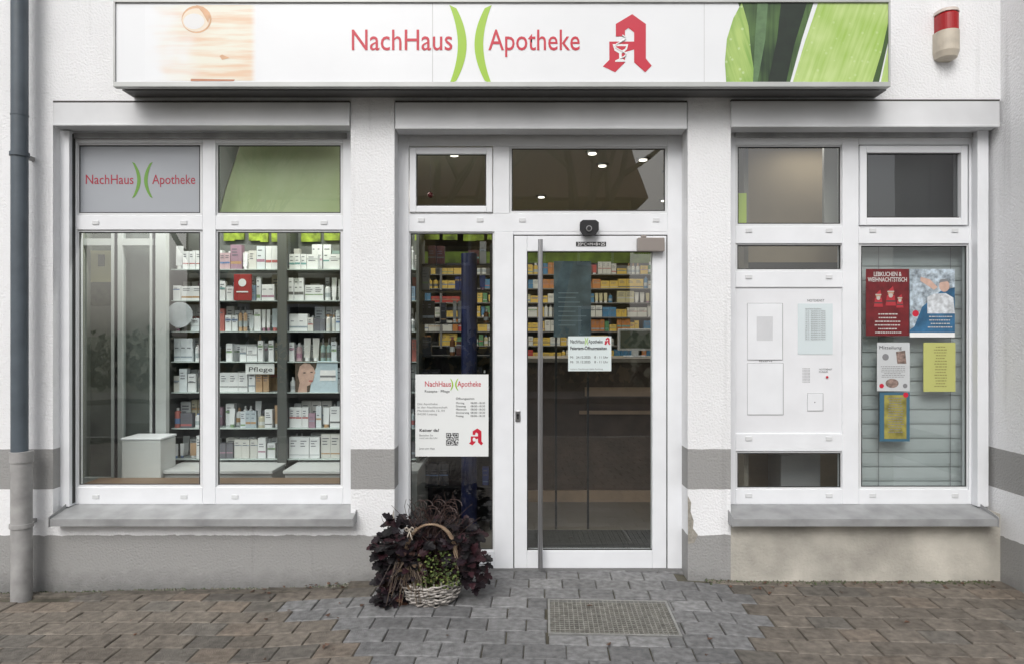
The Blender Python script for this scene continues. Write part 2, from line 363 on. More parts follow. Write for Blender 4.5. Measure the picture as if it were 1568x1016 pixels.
b=MB(); b.tube([(PX(1266,Yp),Yp-0.002,PZ(576.5,Yp)),(PX(1266,Yp),Yp-0.008,PZ(576.5,Yp))],0.0075,12); b.build('bell_button',M['red'],pan)
b=MB(); 
b.tube([(PX(1247,Yp),Yp-0.0061,PZ(615,Yp)),(PX(1247,Yp),Yp-0.007,PZ(615,Yp))],0.004,10); b.build('lock_dot',M['grey'],pan)

# ================= SIGN
sign=empty('shop_sign')
YS=-0.22
b=MB(); b.pbox(176,1361,4,126,YS,YS+0.03); b.build('sign_face',M['signw'],sign)
b=MB()
b.box(PX(175,YS)+0.01,PX(1362,YS)-0.01,YS+0.03,-0.012,PZ(126,YS)-0.01,PZ(3,YS)+0.0)
b.build('sign_box',mat('sign_case',(0.34,0.34,0.33),0.5,metal=0.1,var=0.2),sign)
b=MB()
b.pbox(173,1364,125.5,133,YS-0.012,YS+0.03); b.pbox(173,1364,-2,3.5,YS-0.012,YS+0.03)
b.pbox(173,176,3.5,125.5,YS-0.011,YS+0.03); b.pbox(1361,1364,3.5,125.5,YS-0.011,YS+0.03)
b.build('sign_trim',mat('sign_trim',(0.46,0.47,0.46),0.4,metal=0.2,var=0.15),sign,bevel=0.002)
b=MB(); b.pbox(662,662.8,4,126,YS-0.0006,YS-0.0001); b.pbox(1078,1078.6,4,126,YS-0.0006,YS-0.0001); b.build('panel_seams',mat('seam_grey',(0.45,0.45,0.45),0.6),sign)
b=MB(); 
b.box(PX(205,0),PX(1340,0),-0.13,-0.003,PZ(150,0),PZ(138,0)+0.01); b.build('mounting_rail',mat('rail_dark',(0.12,0.12,0.12),0.5),sign)
YT=YS-0.002
text('NachHaus',536,77,32,YT,M['red'],sign,wpx=154,bold=0.004); text('Apotheke',748,77,32,YT,M['red'],sign,wpx=140,bold=0.004)
arcs(688,753,10,127,13.5,13,YT,M['green'],sign)
pharmacyA(923,22,1.0,YT,sign,M['red'])
def softprint():
    m,nt,bs=newmat('faded_spa_print'); N=nt.nodes;L=nt.links
    tc=N.new('ShaderNodeTexCoord'); mp=N.new('ShaderNodeMapping'); mp.inputs['Scale'].default_value=(1.2,1,9); L.new(tc.outputs['Generated'],mp.inputs[0])
    n=N.new('ShaderNodeTexNoise'); n.inputs['Scale'].default_value=1.3; n.inputs['Detail'].default_value=6; n.inputs['Roughness'].default_value=0.5; L.new(mp.outputs[0],n.inputs['Vector'])
    r=N.new('ShaderNodeValToRGB'); e=r.color_ramp.elements; e[0].position=0.34; e[0].color=(*srgb(220,190,162),1); e[1].position=0.56; e[1].color=(*srgb(224,222,208),1); L.new(n.outputs['Fac'],r.inputs[0])
    s=N.new('ShaderNodeSeparateXYZ'); L.new(tc.outputs['Generated'],s.inputs[0])
    n2=N.new('ShaderNodeTexNoise'); n2.inputs['Scale'].default_value=4; n2.inputs['Detail'].default_value=1; L.new(tc.outputs['Generated'],n2.inputs['Vector'])
    a=N.new('ShaderNodeMath'); a.operation='MULTIPLY_ADD'; a.inputs[1].default_value=0.6; L.new(n2.outputs['Fac'],a.inputs[0]); L.new(s.outputs['X'],a.inputs[2])
    mr=N.new('ShaderNodeMapRange'); mr.interpolation_type='SMOOTHSTEP'; mr.inputs[1].default_value=0.3; mr.inputs[2].default_value=0.85; L.new(a.outputs[0],mr.inputs[0])
    e2=N.new('ShaderNodeMapRange'); e2.interpolation_type='SMOOTHSTEP'; e2.inputs[1].default_value=1.0; e2.inputs[2].default_value=0.93; L.new(s.outputs['X'],e2.inputs[0])
    mu=N.new('ShaderNodeMath'); mu.operation='MULTIPLY'; L.new(mr.outputs[0],mu.inputs[0]); L.new(e2.outputs[0],mu.inputs[1])
    mx=N.new('ShaderNodeMix'); mx.data_type='RGBA'; L.new(mu.outputs[0],mx.inputs[0]); mx.inputs[6].default_value=(0.76,0.775,0.795,1); L.new(r.outputs[0],mx.inputs[7]); L.new(mx.outputs[2],bs.inputs['Base Color']); bs.inputs['Roughness'].default_value=0.3
    return m
ppoly([(222,8),(394,8),(394,124),(222,124)],YS-0.0008,'spa_print',softprint(),sign)
pe=mat('print_peach',srgb(216,172,135),0.4,var=0.2,vscale=12); cr=mat('print_cream',srgb(228,214,195),0.4); bro=mat('print_brown',srgb(180,122,92),0.4)
ppoly(ell(301,30,23,21),YS-0.0014,'bowl_outer',pe,sign); ppoly(ell(300,31,21,18),YS-0.002,'bowl_inner',cr,sign); ppoly(ell(297,33,16,12),YS-0.0026,'bowl_milk',M['white'],sign)
ppoly([(300,8),(312,11),(321,24),(319,36),(310,20)],YS-0.0028,'petal',pe,sign)
ppoly([(292,121),(360,122),(358,124.5),(292,124.5)],YS-0.002,'wood_edge',bro,sign)
ppoly([(336,86),(340,84),(352,89),(340,92)],YS-0.002,'wood_knot',pe,sign)
def leafmat(name,c1,c2,scale,ang,c3=None,drop=0.45):
    m,nt,bs=newmat(name); N=nt.nodes;L=nt.links
    geo=N.new('ShaderNodeNewGeometry'); mp=N.new('ShaderNodeMapping'); mp.inputs['Rotation'].default_value=(0,ang,0); L.new(geo.outputs['Position'],mp.inputs[0])
    mp2=N.new('ShaderNodeMapping'); mp2.inputs['Scale'].default_value=(scale,1,scale*0.06); L.new(mp.outputs[0],mp2.inputs[0])
    n=N.new('ShaderNodeTexNoise'); n.inputs['Scale'].default_value=1; n.inputs['Detail'].default_value=3; L.new(mp2.outputs[0],n.inputs['Vector'])
    n3=N.new('ShaderNodeTexNoise'); n3.inputs['Scale'].default_value=5; L.new(geo.outputs['Position'],n3.inputs['Vector'])
    av=N.new('ShaderNodeMix'); av.data_type='FLOAT'; av.inputs[0].default_value=0.55; L.new(n.outputs['Fac'],av.inputs[2]); L.new(n3.outputs['Fac'],av.inputs[3])
    r=N.new('ShaderNodeValToRGB'); e=r.color_ramp.elements; e[0].position=0.35; e[0].color=(*c1,1); e[1].position=0.65; e[1].color=(*c2,1); L.new(av.outputs[0],r.inputs[0])
    v=N.new('ShaderNodeTexVoronoi'); v.inputs['Scale'].default_value=20; L.new(geo.outputs['Position'],v.inputs['Vector'])
    lt=N.new('ShaderNodeMath'); lt.operation='LESS_THAN'; lt.inputs[1].default_value=0.16; L.new(v.outputs['Distance'],lt.inputs[0])
    mu=N.new('ShaderNodeMath'); mu.operation='MULTIPLY'; mu.inputs[1].default_value=drop; L.new(lt.outputs[0],mu.inputs[0])
    mx=N.new('ShaderNodeMix'); mx.data_type='RGBA'; L.new(mu.outputs[0],mx.inputs[0]); L.new(r.outputs[0],mx.inputs[6]); mx.inputs[7].default_value=(*(c3 or c2),1)
    L.new(mx.outputs[2],bs.inputs['Base Color']); bs.inputs['Roughness'].default_value=0.3
    return m
lm1=leafmat('leaf_print_bright',srgb(115,158,68),srgb(172,196,112),60,0.3,srgb(205,220,180))
lm2=leafmat('leaf_print_dark',srgb(28,48,26),srgb(80,110,58),40,0.0,srgb(30,60,30),0.2)
lm3=leafmat('leaf_print_light',srgb(150,184,82),srgb(190,210,140),50,-0.35,srgb(210,222,178),0.3)
ppoly([(1112,126),(1110,95),(1113,60),(1123,28),(1136,4),(1146,40),(1150,80),(1157,126)],YS-0.0014,'leaf_print_left',lm1,sign)
ppoly([(1130,4),(1246,4),(1228,60),(1210,126),(1150,126),(1146,80),(1142,40)],YS-0.0008,'leaf_print_dark',lm2,sign)
ppoly([(1196,4),(1236,4),(1216,70),(1204,126),(1176,126),(1190,60)],YS-0.002,'leaf_print_shade',mat('leaf_print_shade',srgb(22,36,22),0.3,var=0.3,vscale=20),sign)
ppoly([(1160,4),(1176,4),(1172,60),(1160,126),(1153,126),(1156,60)],YS-0.002,'leaf_print_glow',mat('leaf_print_glow',srgb(95,125,85),0.3,var=0.3,vscale=20),sign)
ppoly([(1253,4),(1361,4),(1361,30),(1350,80),(1336,126),(1214,126),(1232,66)],YS-0.0014,'leaf_print_right',lm3,sign)
ppoly([(1361,30),(1361,60),(1346,126),(1336,126),(1350,80)],YS-0.002,'leaf_print_rim',mat('leaf_print_rim',srgb(60,85,40),0.3),sign)
ppoly([(1361,66),(1361,126),(1349,126)],YS-0.002,'leaf_print_corner',lm3,sign)

# ================= ALARM SIREN
al=empty('alarm_siren')
def halfcap(name,x0,x1,ys,depth,m,par):
    b=MB(); n=16; rings=[]
    cx=(PX(x0)+PX(x1))/2; r=(PX(x1)-PX(x0))/2
    for py,s in ys:
        rings.append([(cx+r*s*math.cos(math.pi*(i/n)),-0.001-depth*s*math.sin(math.pi*i/n)**0.6 if 0<i<n else -0.001,PZ(py)) for i in range(n+1)])
    vs=[v for ring in rings for v in ring]; k=n+1
    fs=[(a*k+i,a*k+i+1,(a+1)*k+i+1,(a+1)*k+i) for a in range(len(rings)-1) for i in range(n)]
    fs+=[tuple(range(k)),tuple(range((len(rings)-1)*k,len(rings)*k))]
    b.add(vs,fs); return b.build(name,m,par)
halfcap('red_strobe_cover',1430,1460,[(26,0.9),(29,1.0),(54,1.0)],0.10,mat('red_lens',srgb(160,25,30),0.25),al)
halfcap('cream_housing',1428,1461,[(54,1.02),(84,1.02),(93,0.88),(96,0.5)],0.10,mat('cream_plastic',(0.56,0.50,0.41),0.5,var=0.2,vscale=12),al)
halfcap('cap_top',1429,1461,[(19,0.7),(21,0.95),(26,1.0)],0.10,mat('cream_plastic_top',(0.55,0.48,0.43),0.5),al)

# ================= DOWNPIPE
dp=empty('downpipe')
b=MB(); Yq=-0.12; xq=PX(30,Yq)
b.tube([(xq,Yq,6),(xq,Yq,PZ(692,Yq))],0.046,36); b.tube([(xq,Yq,PZ(234,Yq)),(xq,Yq,PZ(240,Yq))],0.053,36); b.tube([(xq,Yq,PZ(176,Yq)),(xq,Yq,PZ(178,Yq))],0.048,36)
b.build('upper_pipe',M['zinc'],dp)
b=MB(); xs=PX(33,Yq); b.tube([(xs,Yq,PZ(696,Yq)),(xs,Yq,gz(-3.1)-0.02)],0.057,36); b.tube([(xs,Yq,PZ(690,Yq)),(xs,Yq,PZ(706,Yq))],0.063,36)
b.tube([(xs,Yq,PZ(800,Yq)),(xs,Yq,PZ(806,Yq))],0.064,36); b.box(xs-0.012,xs+0.012,Yq,0,PZ(806,Yq),PZ(800,Yq)); b.box(xq-0.01,xq+0.01,Yq,0,PZ(240,Yq),PZ(234,Yq))
b.build('standpipe',M['standpipe'],dp)

# ================= GROUND
b=MB()
xs_=[-60,-12,-6]+[-5+0.25*i for i in range(41)]+[6,12,60]
for i in range(len(xs_)-1):
    x0,x1=xs_[i],xs_[i+1]
    b.quad([(x0,-5.6,gz(x0)-0.011),(x1,-5.6,gz(x1)-0.011),(x1,0.36,gz(x1)-0.011),(x0,0.36,gz(x0)-0.011)])
b.build('joint_sand',mat('mossy_joint',(0.10,0.092,0.068),0.95,var=0.6,vscale=7,bump=0.4),None)
b=MB(); b.quad([(-300,-300,-0.16),(300,-300,-0.16),(300,300,-0.16),(-300,300,-0.16)]); b.build('ground',mat('ground_soil',(0.09,0.10,0.05),0.95,var=0.4,vscale=0.6),None)
b=MB(); b.quad([(-80,-12,-0.15),(80,-12,-0.15),(80,-5.72,-0.15),(-80,-5.72,-0.15)]); b.build('road',mat('asphalt',(0.05,0.05,0.052),0.9,var=0.2,vscale=3,bump=0.3,bscale=120),None)
b=MB(); 
for i in range(-30,30): b.box(i,i+0.99,-5.73,-5.6,-0.2,-0.02)
b.build('kerb',mat('kerb_concrete',(0.3,0.3,0.29),0.85,var=0.2),None,bevel=0.01)
b=MB(); b.box(-80,80,-14,-12,-0.3,-0.03); b.build('opposite_pavement',mat('pavement_far',(0.2,0.19,0.18),0.9,var=0.2),None)
def inpoly(x,y,P):
    c=False; n=len(P)
    for i in range(n):
        x1,y1=P[i]; x2,y2=P[(i+1)%n]
        if (y1>y)!=(y2>y) and x<(x2-x1)*(y-y1)/(y2-y1)+x1: c=not c
    return c
GREY=[(-1.32,-0.30),(-1.32,-0.46),(-0.95,-0.62),(-0.62,-1.0),(-0.45,-1.7),(1.05,-1.7),(0.95,-1.1),(1.2,-0.85),(1.36,-0.5),(1.36,-0.12),(1.15,0.02),(1.15,0.5),(-0.8,0.5),(-0.8,-0.2)]
pv=MB(); ang=math.radians(-2.6); ca,sa=math.cos(ang),math.sin(ang)
def W(u,v): return (u*ca-v*sa, u*sa+v*ca)
Lp,Hp=0.203,0.152
MU0,MU1,MV0,MV1=0.22,0.895,-0.795,-0.335
def rect(u0,u1,v0,v1,c):
    if u1-u0<0.018 or v1-v0<0.018: return
    cu_,cv_=(u0+u1)/2,(v0+v1)/2; dz=U(-0.002,0.002); tx=U(-0.012,0.012); ty=U(-0.016,0.016); ra=U(-0.013,0.013); g=U(0.0015,0.0045); ch=0.005
    vs=[]
    jit=[(U(-.0015,.0015),U(-.0015,.0015)) for _ in range(4)]
    for (ins,z) in ((g,-0.03),(g,-0.0045),(g+ch,0.0)):
        for qi,(a,d) in enumerate(((0,0),(1,0),(1,1),(0,1))):
            uu=(u0+ins if a==0 else u1-ins)-cu_+jit[qi][0]; vv=(v0+ins if d==0 else v1-ins)-cv_+jit[qi][1]
            X,Y=W(cu_+uu*math.cos(ra)-vv*math.sin(ra),cv_+uu*math.sin(ra)+vv*math.cos(ra))
            vs.append((X,Y,gz(X)+z+dz+tx*uu+ty*vv))
    pv.add(vs,[(8,9,10,11)]+[(r*4+q,r*4+(q+1)%4,(r+1)*4+(q+1)%4,(r+1)*4+q) for r in (0,1) for q in range(4)],c)
for j in range(-40,8):
    off=(0.5*Lp if j%2 else 0)+U(-0.012,0.012)
    for i in range(-30,30):
        u0,v0=i*Lp+off,j*Hp
        cx,cy=W(u0+Lp/2,v0+Hp/2)
        if cy>0.2 or cy<-5.55 or abs(cx)>6: continue
        if cy>0.02 and not (XB0<cx<XB1): continue
        if cx<-0.75 and cy>-0.11: continue
        grey=inpoly(cx,cy,GREY)
        k=U(0.82,1.18)
        if grey:
            c=(0.188*k,0.188*k,0.190*k)
            if R()<0.2: c=(0.232*k,0.232*k,0.234*k)
        else:
            c=(0.178*k,0.155*k,0.130*k)
            if R()<0.3: c=(0.150*k,0.137*k,0.120*k)
            if R()<0.12: c=(0.19*k,0.158*k,0.128*k)
        u1,v1=u0+Lp,v0+Hp
        if u1<=MU0 or u0>=MU1 or v1<=MV0 or v0>=MV1: rect(u0,u1,v0,v1,c)
        else:
            if u0<MU0: rect(u0,MU0,v0,v1,c)
            if u1>MU1: rect(MU1,u1,v0,v1,c)
            a_,b_=max(u0,MU0),min(u1,MU1)
            if v0<MV0: rect(a_,b_,v0,MV0,c)
            if v1>MV1: rect(a_,b_,MV1,v1,c)
pv.build('pavement',M['attrm'],None)
b=MB(); x=-6
while x<-0.92:
    l=0.5 
    k=U(0.85,1.1); z=gz(x+l/2)+0.006
    b.box(x+0.003,x+l-0.003,-0.105,-0.045,-0.2,z,(0.13*k,0.115*k,0.095*k)); x+=l
b.build('edging_stones',mat('edging',(1,1,1),0.9,attr=True,var=0.5,vscale=18,bump=0.5,bscale=90),None,bevel=0.006)
b=MB(); 
for i in range(1500):
    x=U(-4,-0.9) if R()<0.6 else U(1.2,3.0); y=U(-0.05,0.0) if x<0 else -abs(random.gauss(0,0.02)); r=U(0.003,0.009); z=gz(x)-0.008+(0.006 if x>0 else 0)
    k=U(0.5,1.2); c=(0.12*k,0.11*k,0.08*k) if R()<0.6 else (0.05*k,0.07*k,0.02*k)
    b.add([(x-r,y-r,z),(x+r,y-r,z),(x+r,y+r,z),(x-r,y+r,z),(x,y,z+r*1.4)],[(0,1,4),(1,2,4),(2,3,4),(3,0,4)],c)
b.build('gravel_strip',M['leafd'],None)
b=MB()
for i in range(90):
    x=U(1.3,3.0) if R()<0.6 else U(-1.6,-0.5); y=-abs(random.gauss(0.02,0.1))-0.01
    if R()<0.25: y=U(-1.2,-0.2); x=U(-3,3)
    r=U(0.008,0.022); a=U(0,6.3); z=gz(x)+0.006; k=U(0.6,1.3); c=(0.10*k,0.05*k,0.03*k)
    b.quad([(x+r*math.cos(a+t)*(1 if q%2 else 0.5),y+r*math.sin(a+t)*(1 if q%2 else 0.5),z+U(0,0.012)) for q,t in enumerate((0,1.2,2.4,3.6,4.9))],c)
b.build('fallen_leaves',M['leafd'],None)
mt=empty('entrance_grate'); mt.rotation_euler=(0,0,ang); x0,x1,y0,y1=MU0,MU1,MV0,MV1
b=MB(); b.box(x0,x1,y0,y0+0.012,-0.05,0.004);b.box(x0,x1,y1-0.012,y1,-0.05,0.004);b.box(x0,x0+0.012,y0+0.012,y1-0.012,-0.05,0.003);b.box(x1-0.012,x1,y0+0.012,y1-0.012,-0.05,0.003)
b.build('grate_frame',mat('galvanised_frame',(0.36,0.36,0.35),0.45,metal=0.6,var=0.2,vscale=20),mt)
b=MB(); n=26
for i in range(1,n): x=x0+0.012+(x1-x0-0.024)*i/n; b.box(x-0.002,x+0.002,y0+0.012,y1-0.012,-0.012,0.002)
n=17
for i in range(1,n): y=y0+0.012+(y1-y0-0.024)*i/n; b.box(x0+0.012,x1-0.012,y-0.0022,y+0.0022,-0.006,0.0005)
b.build('grate_bars',mat('galvanised_bars',(0.33,0.325,0.30),0.5,metal=0.4,var=0.4,vscale=25),mt)
b=MB(); b.box(x0+0.01,x1-0.01,y0+0.01,y1-0.01,-0.06,-0.045); b.build('grate_pit',mat('pit_dirt',(0.012,0.011,0.009),0.95,var=0.7,vscale=20),mt)

# ================= INTERIOR
b=MB(); b.box(-4.2,4.2,0.3,7.0,-0.1,0.02); b.build('interior_floor',mat('floor_tiles',(0.12,0.105,0.09),0.3,var=0.15,vscale=3),bld)
b=MB(); b.box(-4.2,4.2,0.3,7.0,2.92,3.0); b.build('interior_ceiling',mat('ceiling_paint',(0.55,0.52,0.44),0.8),bld)
b=MB(); b.box(-4.2,4.2,7.0,7.1,0,3); b.box(-4.3,-4.2,0.3,7,0,3); b.box(4.2,4.3,0.3,7,0,3)
b.build('interior_walls',mat('interior_paint',(0.36,0.32,0.25),0.8),bld)
lampm=mat('downlight_lens',(1,0.93,0.8),0.5,emit=3)
k=0
for (x,y) in ((-1.55,0.75),(-0.45,1.1),(0.62,1.05),(0.75,1.45),(1.05,1.25),(1.35,1.7),(-1.3,2.6),(0.3,2.8),(1.6,3.0)):
    e=empty('ceiling_downlight' if k==0 else 'ceiling_downlight.%03d'%k); k+=1
    q=MB(); q.cyl(x,y,2.905,2.921,0.05,0.055,20); q.build('bezel',M['steel'],e); q=MB(); q.cyl(x,y,2.899,2.9049,0.032,0.032,20); q.build('lens',lampm,e)
def alight(name,loc,sx,sy,w,rot=(0,0,0),col=(1,0.97,0.92)):
    l=bpy.data.lights.new(name,'AREA'); l.shape='RECTANGLE'; l.size=sx; l.size_y=sy; l.energy=w; l.color=col
    o=bpy.data.objects.new(name,l); COL.objects.link(o); o.location=loc; o.rotation_euler=rot
alight('display_lamp',(-1.9,0.50,2.88),2.2,0.1,38,(math.radians(6),0,0))
alight('shop_ceiling_lamp',(0.4,2.6,2.87),3.0,1.2,52,(0,0,0),(1,0.93,0.83))
alight('office_ceiling_lamp',(2.2,0.5,2.87),0.6,0.2,3)

PAL=[(0.74,0.75,0.76)]*20+[(0.64,0.68,0.71)]*6+[(0.62,0.61,0.58)]*5+[(0.42,0.14,0.12),(0.5,0.33,0.2),(0.22,0.31,0.42),(0.28,0.38,0.36),(0.52,0.38,0.41),(0.42,0.48,0.52),(0.52,0.48,0.36),(0.14,0.14,0.16),(0.34,0.22,0.28)]
PALY=[(0.66,0.46,0.10)]*6+[(0.62,0.62,0.58)]*4+[(0.5,0.2,0.06),(0.42,0.05,0.04),(0.06,0.2,0.36),(0.1,0.26,0.12),(0.5,0.46,0.28)]
def product(B,x,y,z,w,h,d,c,t,acc,sd):
    rr=random.Random(sd)
    if t<0.6:
        B.box(x,x+w,y,y+d,z,z+h,c)
        if rr.random()<0.85: a=rr.uniform(0.1,0.7)*h; B.box(x+0.001,x+w-0.001,y-0.0006,y-0.0001,z+a,z+a+h*rr.uniform(0.04,0.14),acc)
        for q in range(3):
            if rr.random()<0.8: a=(0.8-0.12*q)*h; B.box(x+w*0.15,x+w*rr.uniform(0.5,0.85),y-0.0012,y-0.0007,z+a,z+a+h*0.04,(0.15,0.15,0.18))
    elif t<0.82:
        r=min(w*0.45,d*0.45); cx=x+w/2; cy=y+r
        hh=h*rr.uniform(0.65,0.8); cap=rr.choice([acc,(0.72,0.72,0.72),(0.68,0.68,0.68),(0.1,0.1,0.1)])
        B.cyl(cx,cy,z,z+hh,r,r,10,c); B.cyl(cx,cy,z+hh,z+hh+0.012,r,r*0.45,10,c); B.cyl(cx,cy,z+hh+0.012,z+h,r*0.45,r*0.42,8,cap)
        B.cyl(cx,cy,z+hh*0.25,z+hh*0.6,r*1.01,r*1.01,10,rr.choice([acc,(0.6,0.62,0.62),(0.4,0.45,0.47)]))
    else:
        cx=x+w/2; cy=y+d/2; cap=rr.choice([acc,(0.72,0.72,0.72)]); hw=w*0.42
        B.cyl(cx,cy,z,z+h*0.16,hw*0.75,hw*0.75,10,cap)
        q=[(cx-hw*0.8,cy-hw*0.6),(cx+hw*0.8,cy-hw*0.6),(cx+hw*0.8,cy+hw*0.6),(cx-hw*0.8,cy+hw*0.6)]
        t2=[(cx-hw,cy-0.002),(cx+hw,cy-0.002),(cx+hw,cy+0.002),(cx-hw,cy+0.002)]
        B.add([(a,b_,z+h*0.16) for a,b_ in q]+[(a,b_,z+h) for a,b_ in t2],[(0,1,5,4),(1,2,6,5),(2,3,7,6),(3,0,4,7),(4,5,6,7)],c)
ACC=[(0.45,0.14,0.14),(0.14,0.22,0.4),(0.16,0.34,0.33),(0.45,0.28,0.15),(0.14,0.14,0.14),(0.24,0.34,0.2),(0.4,0.22,0.3),(0.5,0.52,0.54),(0.3,0.35,0.4)]
def fillrow(B,xa,xb,y,z,hmax,pal,dens=0.96,wmin=0.03,wmax=0.09,depth=0.06):
    x=xa
    while x<xb-0.03:
        w=U(wmin,wmax) if R()<0.6 else U(wmin,0.05); h=U(0.55,1.0)*hmax; n=random.choice([1,1,1,2,2,3])
        if w>0.075 and R()<0.4: h*=0.75
        c=random.choice(pal); t=R(); acc=random.choice(ACC); sd=random.randint(0,9999)
        if w>0.07: t*=0.6
        for q in range(n):
            if x+w>xb: break
            if R()<dens: product(B,x,y+U(0,0.02),z,w,h,min(depth,w),c,t,acc,sd)
            x+=w+U(0.001,0.005)
        x+=U(0.0,0.006)
sh=empty('display_shelf'); Ysf=0.85
b=MB(); pr=MB(); gs=MB()
bays=[(262,330),(333,426),(440,523),(532,640)]
pz=[412,460,507,553,600,655,702]
for xx in (255,428,434,526,640): b.box(PX(xx,Ysf)-0.01,PX(xx,Ysf)+0.01,Ysf-0.02,Ysf+0.33,0.3,2.35)
b.box(PX(428,Ysf),PX(440,Ysf),Ysf-0.022,Ysf+0.02,0.3,2.35)
b.build('uprights',mat('shelf_metal',(0.09,0.095,0.09),0.5),sh)
b=MB(); b.box(PX(255,Ysf),PX(640,Ysf),Ysf+0.331,Ysf+0.35,0.3,2.35)
b.build('back_panel',mat('shelf_back',(0.19,0.20,0.19),0.5,var=0.3,vscale=3),sh)
for a,c in bays:
    for i,p in enumerate(pz):
        z=PZ(p,Ysf); gs.box(PX(a,Ysf),PX(c,Ysf),Ysf,Ysf+0.3,z-0.007,z)
        hm=0.195 if i else 0.2
        fillrow(pr,PX(a,Ysf)+0.003,PX(c,Ysf)-0.003,Ysf+0.02,z+0.001,hm*0.92,PAL,0.92)
        fillrow(pr,PX(a,Ysf)+0.003,PX(c,Ysf)-0.003,Ysf+0.14,z+0.001,hm*1.05,PAL)
gs.build('shelf_boards',mat('shelf_board',(0.48,0.55,0.53),0.2),sh)
pr.build('shelf_products',M['attr'],sh)
b=MB(); b.box(PX(255,0.6),PX(420,0.6),0.55,1.2,0.02,PZ(722,0.6)); b.box(PX(440,0.6),PX(640,0.6),0.55,1.2,0.02,PZ(722,0.6)); b.build('base_cabinet',mat('cabinet_grey',(0.40,0.40,0.39),0.5),sh)
b=MB(); b.box(PX(252,0.6),PX(422,0.6),0.53,1.2,PZ(722,0.6)+0.001,PZ(717,0.6)); b.box(PX(438,0.6),PX(642,0.6),0.53,1.2,PZ(722,0.6)+0.001,PZ(717,0.6)); b.build('cabinet_top',mat('cabinet_top',(0.52,0.53,0.53),0.4),sh,bevel=0.003)
ad=empty('skincare_advert'); Ya=Ysf+0.012
b=MB(); b.pbox(452,517,552,600,Ya,Ya+0.004); b.build('card',mat('advert_sky',(0.5,0.61,0.67),0.5),ad)
skin=mat('advert_skin',(0.56,0.38,0.31),0.5,var=0.15,vscale=30)
ppoly([(452,552),(486,552),(484,562),(478,575),(474,600),(452,600)],Ya-0.001,'hair',mat('advert_hair',(0.1,0.07,0.05),0.5,var=0.4,vscale=60),ad)
ppoly([(459,560),(466,555),(474,556),(480,562),(483,570),(481,573),(481,577),(479,583),(474,589),(470,590),(470,600),(456,600),(459,585),(456,573)],Ya-0.002,'face',skin,ad); ppoly(ell(476,582.5,3.6,1.2),Ya-0.003,'lips',mat('advert_lips',(0.42,0.13,0.12),0.5),ad); ppoly(ell(466,570,2.4,0.8),Ya-0.003,'eye',M['black'],ad); ppoly(ell(477,569,2.0,0.8),Ya-0.003,'eye2',M['black'],ad)
ppoly([(490,566),(514,566),(514,582),(490,582)],Ya-0.002,'cream_jar',M['white'],ad); ppoly([(490,574),(514,574),(514,577),(490,577)],Ya-0.003,'jar_label',M['grey'],ad)
ci=empty('product_display_sign'); b=MB(); b.pbox(358,384,420,460,Ysf-0.03,Ysf-0.003); b.build('red_box',mat('card_dull_red',(0.33,0.03,0.03),0.5,var=0.2,vscale=20),ci,bevel=0.002); ppoly(ell(371,433,6,6),Ysf-0.032,'round_label',M['paper'],ci); ppoly([(362,446),(380,446),(380,448),(362,448)],Ysf-0.032,'print_line',M['paper'],ci)
ppoly([(376,556),(420,556),(420,572),(376,572)],Ysf+0.006,'brand_strip',M['paper'],ci)
text('Pflege',380,568,7,Ysf+0.004,M['black'],ci,wpx=36)
b=MB(); b.tube([(PX(275,Ysf-0.01),Ysf-0.012,PZ(482,Ysf)),(PX(275,Ysf-0.01),Ysf-0.002,PZ(482,Ysf))],0.095,28); b.build('round_display_disc',mat('disc_white',(0.5,0.54,0.57),0.3,var=0.3,vscale=9),sh)
sp=empty('side_partition')
b=MB()
Yv=0.75
b.box(-3.15,-3.13,0.32,1.3,0.3,2.9); b.build('partition_wall',mat('partition_paint',(0.28,0.29,0.25),0.6,var=0.2),sp)
b=MB()
for xx,wd in ((118,6),(170,5),(180,7),(229,4),(238,16)): b.box(PX(xx,Yv),PX(xx+wd,Yv),Yv,Yv+0.05,0.3,2.6)
b.box(PX(110,Yv),PX(238,Yv),Yv+0.004,Yv+0.045,2.16,2.21); b.box(PX(122,Yv),PX(172,Yv),Yv+0.004,Yv+0.045,0.42,0.47)
b.build('frame_posts',mat('partition_frame',(0.50,0.52,0.51),0.4),sp)
b=MB(); b.box(PX(235,Yv),PX(237,Yv),Yv-0.002,Yv+0.02,0.3,2.6); b.box(PX(176,Yv),PX(179,Yv),Yv-0.002,Yv+0.02,0.3,2.6); b.build('partition_seals',M['dark'],sp)
yb=Yv+0.08
def pb(name,a,c,d,e,m,yy=yb):
    q=MB(); q.pbox(a,c,d,e,yy,yy+0.01); q.build(name,m,sp)
pb('rear_panel',100,256,300,760,mat('rear_panel',(0.15,0.16,0.135),0.6,var=0.5,vscale=3),yb+0.03)
pb('reflected_house',122,171,384,432,mat('reflected_house',(0.46,0.40,0.22),0.7,var=0.25,vscale=6),yb+0.01)  # reflection of the house opposite, painted as a cream board
pb('reflected_hedge',122,171,433,468,mat('hedge_reflection',(0.06,0.065,0.04),0.7,var=0.9,vscale=24),yb+0.01)  # hedge mirrored in the glass, painted as a dark board
pb('lower_board',122,171,469,730,mat('lower_board',(0.17,0.16,0.14),0.5,var=0.6,vscale=4),yb+0.01)  # lower part of the street reflection as plain board colour
pb('pale_board',187,229,352,700,mat('pale_side',(0.22,0.235,0.215),0.5,var=0.45,vscale=4),yb+0.01)
pb('reflected_window_a',128,136,390,408,M['dark'],yb+0.006); pb('reflected_window_b',150,160,390,408,M['dark'],yb+0.006)  # windows of the reflected house, painted as dark patches
b=MB(); y=Yv+0.02; b.quad([(PX(112,y),y,0.3),(PX(235,y),y,0.3),(PX(235,y),y,2.6),(PX(112,y),y,2.6)]); b.build('partition_glass',M['glass'],sp)
